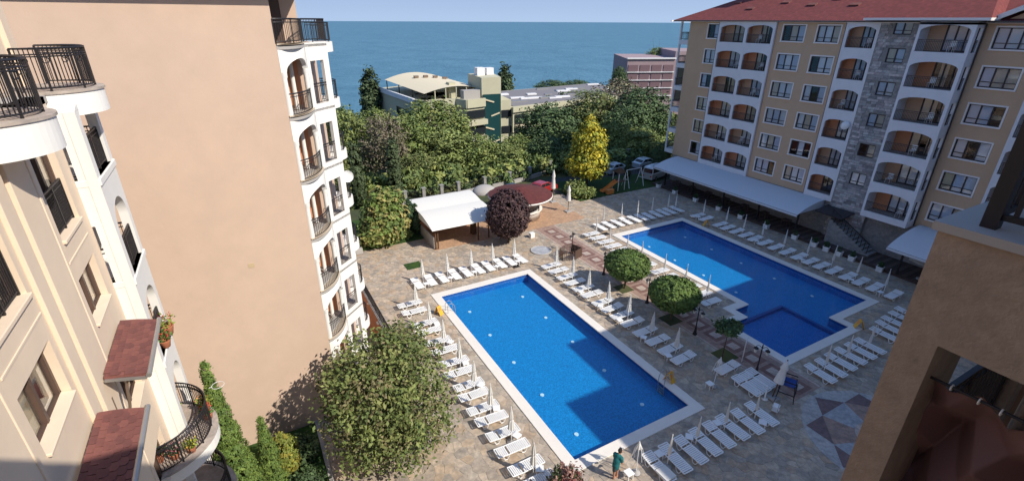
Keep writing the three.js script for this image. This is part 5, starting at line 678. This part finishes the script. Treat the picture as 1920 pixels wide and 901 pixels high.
{ // round bar
  const g = thing('round_bar', 'round white poolside bar with a dark red conical roof', 'bar', [27.0, 0, -46.6]);
  mb().lathe([[0, 0], [2.35, 0], [2.35, 1.0], [2.6, 1.02], [2.6, 1.1], [1.9, 1.1], [0, 1.1]], 0, 0, 0, 40).build('counter', M.white, g); mb().lathe([[1.9, 1.1], [1.9, 2.6]], 0, 0, 0, 32).build('back_bar', M.frameBrown, g); for (let i = 0; i < 8; i++) { const a = i * 0.785 + 0.2; mb().rod([Math.cos(a) * 2.4, 1.1, Math.sin(a) * 2.4], [Math.cos(a) * 2.4, 2.6, Math.sin(a) * 2.4], 0.06).build('post', M.wood, g); }
  const rf = mb().lathe([[3.7, 2.62], [3.72, 2.78], [0.02, 3.65]], 0, 0, 0, 48).build('roof', mat(0.15, 0.036, 0.034, { map: T.shingle, roughness: 1 }), g); mb().lathe([[3.3, 2.5], [3.74, 2.5], [3.76, 2.72], [3.6, 2.74]], 0, 0, 0, 48).build('fascia', M.white, rf); mb().lathe([[0, 2.52], [3.3, 2.5]], 0, 0, 0, 40).build('ceiling', M.frameBrown, rf);
  tag(mb().add(new THREE.SphereGeometry(1, 20, 10, 0, 6.29, 0, 1.57), new THREE.Matrix4().compose(V(24.2, 2.3, -50.3), new THREE.Quaternion(), V(1.5, 0.9, 1.3))).build('plastic_dome', M.concrete), 'small pale plastic dome behind the pavilion and bar', 'dome');
}
{ // stone pillar fence
  const pts = [[13.9, -56.6], [16.4, -56.75], [18.85, -56.9], [21.3, -57.0], [23.7, -57.1], [27.7, -57.5], [31.8, -58.0], [35.6, -58.8], [40.1, -60.4], [45.5, -60.3], [50.5, -60.3], [55.5, -60.4], [60.5, -60.5], [66, -60.6]];
  for (let i = 0; i + 1 < pts.length; i++) { const [a, b] = [pts[i], pts[i + 1]], g = thing('fence_bay', `stone pillared fence, ${ORD[i]} bay from the left`, 'fence', [a[0], 0, a[1]], -Math.atan2(b[1] - a[1], b[0] - a[0]), 'fence bays behind the terrace'), L = Math.hypot(b[0] - a[0], b[1] - a[1]);
    mb().rbox(0, 0.85, 0, 0.42, 1.7, 0.42, 0.02).rbox(0, 1.75, 0, 0.54, 0.12, 0.54, 0.03).build('pillar', M.stoneWall, g); mb().box(L / 2, 0.2, 0, L - 0.42, 0.5, 0.26).rbox(L / 2, 0.48, 0, L - 0.42, 0.07, 0.34, 0.02).build('plinth', M.concrete, g); railing(mb(), [[0.25, 0], [L - 0.25, 0]], 0.5, 1.0, 0.16, 0.02, false).build('railing', M.iron, g); }
}
{ // playground
  const g = thing('playground_slide', 'orange plastic slide tower on the shaded lawn', 'slide', [43.2, 0.04, -48.9]); for (const [a, b] of [[0, -0.6], [1.1, -0.6], [0, 0.6], [1.1, 0.6]]) mb().rod([a, 0, b], [a, 2.5, b], 0.05).build('post', M.plastic, g); mb().box(0.55, 1.25, 0, 1.2, 0.08, 1.3).build('platform', M.wood, g); mb().tri([-0.1, 2.45, -0.75], [1.2, 2.45, -0.75], [0.55, 3.1, 0], [-0.1, 2.45, 0.75], [1.2, 2.45, 0.75], [0.55, 3.1, 0], [-0.1, 2.45, -0.75], [-0.1, 2.45, 0.75], [0.55, 3.1, 0], [1.2, 2.45, -0.75], [1.2, 2.45, 0.75], [0.55, 3.1, 0]).build('roof', M.wood, g);
  const P = [[0, 1.28], [-0.6, 1.0], [-1.4, 0.5], [-2.0, 0.22], [-2.5, 0.2]]; const m = mb(); for (let i = 0; i + 1 < P.length; i++) { m.bar([P[i][0], P[i][1], 0.2], [P[i + 1][0], P[i + 1][1], 0.2], 0.06, 0.62); m.bar([P[i][0], P[i][1] + 0.13, -0.12], [P[i + 1][0], P[i + 1][1] + 0.13, -0.12], 0.2, 0.05).bar([P[i][0], P[i][1] + 0.13, 0.52], [P[i + 1][0], P[i + 1][1] + 0.13, 0.52], 0.2, 0.05); } m.build('chute', M.orange, g); for (let i = 0; i < 3; i++) mb().rbox(-1.7, 0.12 + i * 0.22, 1.0, 1.1, 0.16, 0.5, 0.05).build('step_block', M.orange, g);
  const s = thing('swing_frame', 'white A frame swing set beside the slide', 'swing', [45.3, 0.04, -49.2]); for (const x of [0, 2.6]) mb().rod([x, 0, -0.8], [x, 2.4, 0], 0.05).rod([x, 0, 0.8], [x, 2.4, 0], 0.05).rod([x, 1.1, -0.43], [x, 1.1, 0.43], 0.035).build('side_frame', M.plastic, s); mb().rod([0, 2.4, 0], [2.6, 2.4, 0], 0.05).build('top_bar', M.plastic, s); for (const x of [0.8, 1.8]) mb().rod([x - 0.2, 0.5, 0], [x - 0.2, 2.4, 0], 0.012, 0.012, 5).rod([x + 0.2, 0.5, 0], [x + 0.2, 2.4, 0], 0.012, 0.012, 5).box(x, 0.5, 0, 0.46, 0.04, 0.22).build('swing_seat', M.iron, s);
}
// cars
function car(label, x, z, turn, c, van) {
  const g = thing('parked_car', label, van ? 'van' : 'car', [x, 0, z], turn), paint = mat(...c, { phys: true, roughness: 0.35, clearcoat: 1, clearcoatRoughness: 0.05, metalness: 0.2 });
  const ext = (pts, w, bev) => { const s = new THREE.Shape(pts.map((p) => new THREE.Vector2(...p))); return mb().add(new THREE.ExtrudeGeometry(s, { depth: w - 2 * bev, bevelEnabled: true, bevelSize: bev, bevelThickness: bev, bevelSegments: 3, curveSegments: 8 }), new THREE.Matrix4().makeTranslation(0, 0, -w / 2 + bev)); };
  const H = van ? 1.95 : 1.45; ext(van ? [[-2.3, 0.35], [2.25, 0.35], [2.35, 0.75], [2.2, 1.0], [-2.35, 1.1]] : [[-2.1, 0.32], [2.1, 0.32], [2.15, 0.6], [1.95, 0.82], [0.95, 0.92], [-1.7, 0.95], [-2.1, 0.88]], 1.72, 0.08).build('body', paint, g);
  ext(van ? [[-2.25, 1.1], [1.75, 1.0], [1.1, H - 0.12], [-2.15, H - 0.1]] : [[-1.75, 0.92], [1.0, 0.9], [0.35, H - 0.08], [-1.05, H - 0.06]], 1.5, 0.05).build('windows', M.darkGlass, g); ext(van ? [[-2.2, H - 0.12], [1.05, H - 0.12], [0.9, H], [-2.1, H]] : [[-1.15, H - 0.09], [0.42, H - 0.1], [0.25, H], [-0.95, H]], 1.46, 0.05).build('roof', paint, g);
  const pm = mb(); for (const sd of [-0.77, 0.77]) pm.bar(van ? [1.75, 1.0, sd] : [1.0, 0.9, sd], van ? [1.08, H - 0.1, sd * 0.95] : [0.36, H - 0.07, sd * 0.95], 0.07).bar(van ? [-2.25, 1.1, sd] : [-1.75, 0.92, sd], van ? [-2.15, H - 0.1, sd * 0.95] : [-1.05, H - 0.06, sd * 0.95], 0.1).bar([-0.3, 0.92, sd], [-0.3, H - 0.07, sd * 0.95], 0.06); pm.build('pillars', paint, g);
  for (const a of [-1.35, 1.35]) for (const b of [-0.78, 0.78]) { const w = mb().add(new THREE.CylinderGeometry(0.32, 0.32, 0.2, 20).rotateX(Math.PI / 2), new THREE.Matrix4().makeTranslation(a, 0.32, b)).build('wheel', M.iron, g); mb().add(new THREE.CylinderGeometry(0.19, 0.19, 0.02, 14).rotateX(Math.PI / 2), new THREE.Matrix4().makeTranslation(a, 0.32, b + Math.sign(b) * 0.1)).build('rim', M.metal, w); }
  for (const b of [-0.6, 0.6]) { mb().rbox(van ? 2.34 : 2.12, 0.68, b, 0.08, 0.14, 0.34, 0.03).build('headlight', M.plastic, g); mb().rbox(van ? -2.4 : -2.13, 0.75, b, 0.06, 0.16, 0.28, 0.03).build('tail_light', flowerMat.red, g); }
}
car('silver car parked behind the slide tower', 49.0, -55.6, 0.12, [0.5, 0.52, 0.55]); car('silver car parked by the fence left of the hotel corner', 55.0, -55.8, 0.1, [0.52, 0.55, 0.56]); car('white van parked beside the awning corner', 52.3, -50.6, 0.25, [0.6, 0.6, 0.6], true); car('dark car parked behind the round bar', 30.2, -53.6, 0.2, [0.02, 0.022, 0.03]); car('red car parked behind the round bar', 34.0, -52.8, 0.3, [0.4, 0.03, 0.03]); car('white car on the street beside the left building', 7.3, -52.6, 1.2, [0.7, 0.7, 0.72]); car('dark grey car farther along the street by the left building', 8.6, -60.5, 1.3, [0.12, 0.13, 0.15]);
{ const g = thing('street_bin', 'yellow container on the street beside the left building', 'container', [7.6, 0, -57]); mb().rbox(0, 0.75, 0, 1.3, 1.3, 1.0, 0.08).build('body', M.yellow, g); mb().rbox(0, 1.45, 0, 1.36, 0.14, 1.06, 0.06).build('lid', M.yellow, g); for (const a of [-0.5, 0.5]) mb().add(new THREE.CylinderGeometry(0.1, 0.1, 0.08, 12).rotateX(Math.PI / 2), new THREE.Matrix4().makeTranslation(a, 0.1, 0.4)).build('wheel', M.iron, g); }
{ // concrete planter wall and basket near the left bed
  tag(mb().rbox(8.0, 0.3, -45.3, 0.7, 0.55, 0.5, 0.05).build('stone_tub', M.concrete), 'grey stone tub at the corner of the planting bed', 'tub');
}
{ // beige hotel toward the sea
  const B = thing('beige_hotel', 'beige green hotel with curved tan roof terrace and glazed stair tower', 'building'), base = -14;
  const blk = (pts, y1, name = 'wing', m = M.beige) => mb().prism(pts, base, y1).build(name, m, B);
  blk([[28.2, -113], [29.3, -90], [33, -88], [44, -100], [44, -118]], 7.2); blk([[30.5, -87.5], [36.4, -87.3], [37.5, -84.6], [41.4, -85.4], [45, -100], [33, -101]], 7.2); blk([[41.5, -86.6], [45.4, -86.2], [47.6, -94], [42.5, -95]], 11.2, 'stair_tower'); blk([[45.4, -86.4], [47.6, -86.2], [50, -100], [46, -100]], 6.9);
  const rw = mb().prism([[47.6, -85.4], [84, -90.5], [88, -112], [49, -108]], base, 5.4).build('long_wing', M.beige, B);
  const bands = (a, b, y, h, m, name, t = 0.25) => { const L = Math.hypot(b[0] - a[0], b[1] - a[1]); const o = mb().box(0, 0, 0, L, h, t).build(name, m, B); o.position.set((a[0] + b[0]) / 2, y, (a[1] + b[1]) / 2); o.rotation.y = -Math.atan2(b[1] - a[1], b[0] - a[0]); return o; };
  for (let k = 0; k < 4; k++) { const y = 5.0 - k * 3.1; bands([37.4, -84.4], [41.4, -85.2], y, 1.5, M.darkGlass, 'window_band'); bands([37.2, -84.0], [41.6, -84.9], y - 1.5, 0.9, M.beige, 'balcony', 0.9); bands([45.5, -86.2], [47.5, -86.0], y - 0.6, 1.3, M.darkGlass, 'window_band', 0.15); }
  bands([41.7, -86.4], [45.2, -86.0], 1.2, 14, M.tealGlass, 'stair_glazing'); for (let k = 0; k < 5; k++) bands([42.0 + (k % 2) * 1.2, -86.2], [43.8 + (k % 2) * 1.2, -86.0], 7 - k * 2.6, 0.25, M.beigeRoof, 'stair_flight').rotation.z = k % 2 ? 0.3 : -0.3;
  for (let i = 0; i < 9; i++) { const t0 = i / 9 + 0.012, t1 = (i + 1) / 9 - 0.012, P = (t) => [47.6 + 36.4 * t, -85.2 - 5.1 * t]; for (let k = 0; k < 2; k++) bands(P(t0), P(t1), 3.2 - k * 3.0, 1.9, M.darkGlass, 'window_band', 0.12); bands(P(t0), P(t1), 1.7, 0.7, M.beigeRoof, 'balcony_panel', 0.5); }
  bands([47.4, -85.2], [84.2, -90.4], 5.1, 1.0, M.beige, 'parapet', 0.5); mb().prism([[48.5, -87], [83.4, -91.6], [87, -111], [50, -107]], 5.4, 5.52).build('flat_roof', mat(0.2, 0.19, 0.2), B);
  { const r = rng(17); for (let i = 0; i < 26; i++) { const t = r(), d = 2 + r() * 15, w = 1.5 + 3 * r(); mb().box(49.5 + 33 * t + d * 0.14, 5.62, -88 - 4.6 * t - d, w, 0.2 + 0.25 * r(), 0.5 + r() * 0.8, -0.13).build('roof_sheet', r() < 0.5 ? M.whiteCool : M.metal, B); } }
  bands([28.1, -113], [29.2, -89.8], 7.35, 0.9, M.whiteCool, 'parapet', 0.4); bands([29.2, -89.8], [30.5, -87.5], 7.1, 1.2, M.beige, 'parapet', 0.4); bands([30.5, -87.3], [36.4, -87.1], 7.0, 1.5, M.beige, 'parapet', 0.4); bands([36.4, -87.1], [37.4, -84.4], 7.0, 1.5, M.beige, 'parapet', 0.4); bands([37.4, -84.4], [41.5, -85.2], 7.0, 1.5, M.beige, 'parapet', 0.4); for (let k = 0; k < 3; k++) bands([28.5, -112], [29.2, -92], 4.4 - k * 3, 1.6, M.darkGlass, 'window_band', 0.2);
  // curved tan roof over the terrace
  { const m = mb(), n = 12, A = [28.8, -107], C = [31, -89], D = [43, -98], P = (i, s) => { const t = i / n, x = A[0] + (C[0] - A[0]) * s + 13.5 * t, z = A[1] + (C[1] - A[1]) * s - 1.5 * t - 4.5 * t * (1 - s); return [x, 9.0 + 1.5 * Math.sin(Math.PI * (0.12 + t * 0.8)) - 0.9 * s, z]; }; for (let i = 0; i < n; i++) for (let k = 0; k < 6; k++) m.quad(P(i, k / 6), P(i + 1, k / 6), P(i + 1, (k + 1) / 6), P(i, (k + 1) / 6)); const o = m.build('terrace_roof', M.beigeRoof, B); for (let k = 0; k <= 3; k++) { const p = P(0, k / 3); mb().rod([p[0] + 0.4, 7.2, p[2]], [p[0] + 0.4, p[1], p[2]], 0.1).build('post', M.iron, o); } for (let i = 2; i <= 10; i += 2) { const p = P(i, 1); mb().rod([p[0], 7.2, p[2] - 0.3], [p[0], p[1], p[2] - 0.3], 0.12).build('post', M.beige, o); } for (let i = 0; i < 4; i++) { const p = P(4 + i * 1.6, 0.35 + 0.05 * i); mb().box(p[0], p[1] + 0.25, p[2], 0.9, 0.4, 0.7).build('roof_hatch', M.bronze, o); } }
  mb().box(37.5, 8.6, -92, 1.3, 3.0, 1.6).build('roof_box', M.beige, B); mb().box(39.6, 8.2, -87.6, 3.4, 1.7, 1.6).build('roof_unit', M.concrete, B); mb().box(43.2, 11.9, -91, 1.6, 1.5, 1.5).box(45.2, 11.9, -91, 1.5, 1.3, 1.5).build('roof_unit', M.whiteCool, B); mb().box(40.6, 8.2, -93.5, 3.0, 2.2, 2).build('roof_unit', M.metal, B);
}
{ // mauve building and low beach structures
  const B = thing('mauve_building', 'mauve gridded building near the shore beside the hotel block', 'building'), a = [116.4, -131.3], b = [113.7, -110.4];
  // front runs from the far left corner to the near right one
  const A = [112.5, -127], C = [127, -121], base = -14, y1 = 10; mb().prism([A, C, [140, -142], [126, -150]], base, y1).build('block', M.mauve, B);
  const L = Math.hypot(C[0] - A[0], C[1] - A[1]), ry = -Math.atan2(C[1] - A[1], C[0] - A[0]), at = (t, y, o) => [A[0] + (C[0] - A[0]) * t + o * Math.sin(ry), y, A[1] + (C[1] - A[1]) * t + o * Math.cos(ry)];
  for (let i = 0; i < 4; i++) for (let k = 0; k < 4; k++) { const m = mb().box(0, 0, 0, L / 4 - 0.7, 1.95, 0.16).build('panel', M.mauveDark, B); m.position.set(...at((i + 0.5) / 4, 7.2 - k * 2.45, 0.1)); m.rotation.y = ry; } for (let k = 0; k < 4; k++) { const m = mb().box(0, 0, 0, L, 0.22, 0.5).build('ledge', M.whiteCool, B); m.position.set(...at(0.5, 6.0 - k * 2.45, 0.25)); m.rotation.y = ry; } { const m = mb().box(0, 0, 0, L + 0.6, 0.4, 0.8).build('cornice', M.whiteCool, B); m.position.set(...at(0.5, 10.15, 0.1)); m.rotation.y = ry; }
  mb().prism([[127.5, -121.6], [136, -118], [146, -135], [139, -141]], base, 12.2).build('tower', M.mauve, B); { const m = mb().box(0, 0, 0, 3.4, 12, 0.4).build('window_strip', M.darkGlass, B); m.position.set(130.4, 3.2, -120.2); m.rotation.y = ry; }
  const s = thing('beach_shelter', 'small white roofed shelter on the shore left of the mauve building', 'shelter', [92, -7, -112], 0.3); mb().box(0, 9.6, 0, 9, 0.35, 5).build('roof', M.whiteCool, s); for (const x of [-4, 0, 4]) mb().box(x, 4.6, 2, 0.5, 9.6, 0.5).build('post', M.concrete, s); mb().box(1, 6.8, -1, 5, 3.4, 3).build('kiosk', M.blueCloth, s);
}
{ // man in teal, bending forward a little
  const g = thing('person', 'man in a teal shirt standing at the near pool corner, head bowed', 'person', [13.15, 0.02, -12.9], 0.25);
  const bones = [[[-0.09, 0.09, 0.02], [-0.1, 0.5, 0.01], 0.05, 0.065], [[-0.1, 0.5, 0.01], [-0.08, 0.92, 0], 0.065, 0.085], [[0.12, 0.09, 0.05], [0.11, 0.5, 0.04], 0.05, 0.065], [[0.11, 0.5, 0.04], [0.07, 0.92, 0], 0.065, 0.085], [[-0.09, 0.045, 0], [0.08, 0.04, 0.02], 0.045, 0.035], [[0.1, 0.045, 0.05], [0.28, 0.04, 0.07], 0.045, 0.035], [[0, 0.94, 0], [0.06, 1.2, 0], 0.14, 0.145], [[0.06, 1.2, 0], [0.13, 1.4, 0], 0.145, 0.11], [[0.12, 1.4, -0.17], [0.12, 1.4, 0.17], 0.07, 0.07], [[0.14, 1.44, 0], [0.22, 1.54, 0], 0.055, 0.055], [[0.25, 1.62, 0], [0.27, 1.68, 0], 0.09, 0.1], [[0.12, 1.38, 0.2], [0.16, 1.1, 0.24], 0.05, 0.042], [[0.16, 1.1, 0.24], [0.34, 0.98, 0.16], 0.04, 0.032], [[0.12, 1.38, -0.2], [0.17, 1.1, -0.24], 0.05, 0.042], [[0.17, 1.1, -0.24], [0.35, 0.99, -0.14], 0.04, 0.032], [[0.36, 0.97, 0.15], [0.43, 0.94, 0.13], 0.034, 0.024], [[0.37, 0.98, -0.13], [0.44, 0.95, -0.12], 0.034, 0.024]];
  for (const s of [-1, 1]) for (let f = 0; f < 4; f++) bones.push([[0.43, 0.945, s * 0.13 + (f - 1.5) * 0.02], [0.475 - Math.abs(f - 1) * 0.008, 0.905, s * 0.13 + (f - 1.5) * 0.022], 0.011, 0.009]); for (const s of [-1, 1]) bones.push([[0.4, 0.97, s * 0.13 - s * 0.035], [0.44, 0.95, s * 0.13 - s * 0.06], 0.011, 0.009]); bones.push([[0.36, 1.63, 0], [0.39, 1.61, 0], 0.02, 0.016], [[0.26, 1.64, 0.1], [0.27, 1.67, 0.105], 0.02, 0.02], [[0.26, 1.64, -0.1], [0.27, 1.67, -0.105], 0.02, 0.02]);
  const sdf = (p, bs, grow2 = 0) => { let s = 0; const k = 45; for (const [a, b, ra, rb] of bs) { const ax = p[0] - a[0], ay = p[1] - a[1], az = p[2] - a[2], bx = b[0] - a[0], by = b[1] - a[1], bz = b[2] - a[2], t = Math.max(0, Math.min(1, (ax * bx + ay * by + az * bz) / (bx * bx + by * by + bz * bz))); s += Math.exp(-k * (Math.hypot(ax - bx * t, ay - by * t, az - bz * t) - (ra + (rb - ra) * t) - grow2)); } return -Math.log(Math.max(s, 1e-30)) / k; };
  const mesh = (bs, grow2, res, keep = () => true) => { const mc = new MarchingCubes(res, new THREE.MeshBasicMaterial(), false, false, 90000); mc.isolation = 0; const S = 1.0, c = [0.1, 0.9, 0], h = res / 2; for (let z = 0; z < res; z++) for (let y = 0; y < res; y++) for (let x = 0; x < res; x++) { const p = [(x - h) / h * S + c[0], (y - h) / h * S + c[1], (z - h) / h * S + c[2]]; mc.field[z * res * res + y * res + x] = keep(p) ? -sdf(p, bs, grow2) : -1; } mc.update(); const n = mc.count, gg = new THREE.BufferGeometry(); const P = new Float32Array(mc.positionArray.slice(0, n * 3)); for (let i = 0; i < n; i++) { P[3 * i] = P[3 * i] * S + c[0]; P[3 * i + 1] = P[3 * i + 1] * S + c[1]; P[3 * i + 2] = P[3 * i + 2] * S + c[2]; } gg.setAttribute('position', new THREE.BufferAttribute(P, 3)); gg.setAttribute('normal', new THREE.BufferAttribute(new Float32Array(mc.normalArray.slice(0, n * 3)), 3)); return gg; };
  part('body', boxUV(mesh(bones, 0, 120)), mat(0.42, 0.22, 0.14, { roughness: 0.6 }), g); const tor = bones.slice(6, 9); part('shirt', boxUV(mesh([...tor, [[0, 0.82, 0], [0, 0.94, 0], 0.15, 0.14], [[0.12, 1.38, 0.2], [0.14, 1.22, 0.225], 0.05, 0.05], [[0.12, 1.38, -0.2], [0.145, 1.22, -0.225], 0.05, 0.05]], 0.03, 72)), mat(0.005, 0.12, 0.13), g);
  part('shorts', boxUV(mesh([[[-0.09, 0.6, 0], [-0.08, 0.92, 0], 0.085, 0.1], [[0.1, 0.6, 0.03], [0.07, 0.92, 0], 0.085, 0.1]], 0.015, 72)), mat(0.03, 0.05, 0.06), g); part('hair', boxUV(mesh([[[0.22, 1.68, 0], [0.26, 1.73, 0], 0.1, 0.09]], 0.005, 72)), mat(0.02, 0.014, 0.01), g);
}
// ---------------------------------------------------------------- shadows on for everything, then draw
scene.traverse((o) => { if (o.isMesh) { o.castShadow = true; o.receiveShadow = true; } });
renderer.render(scene, camera);
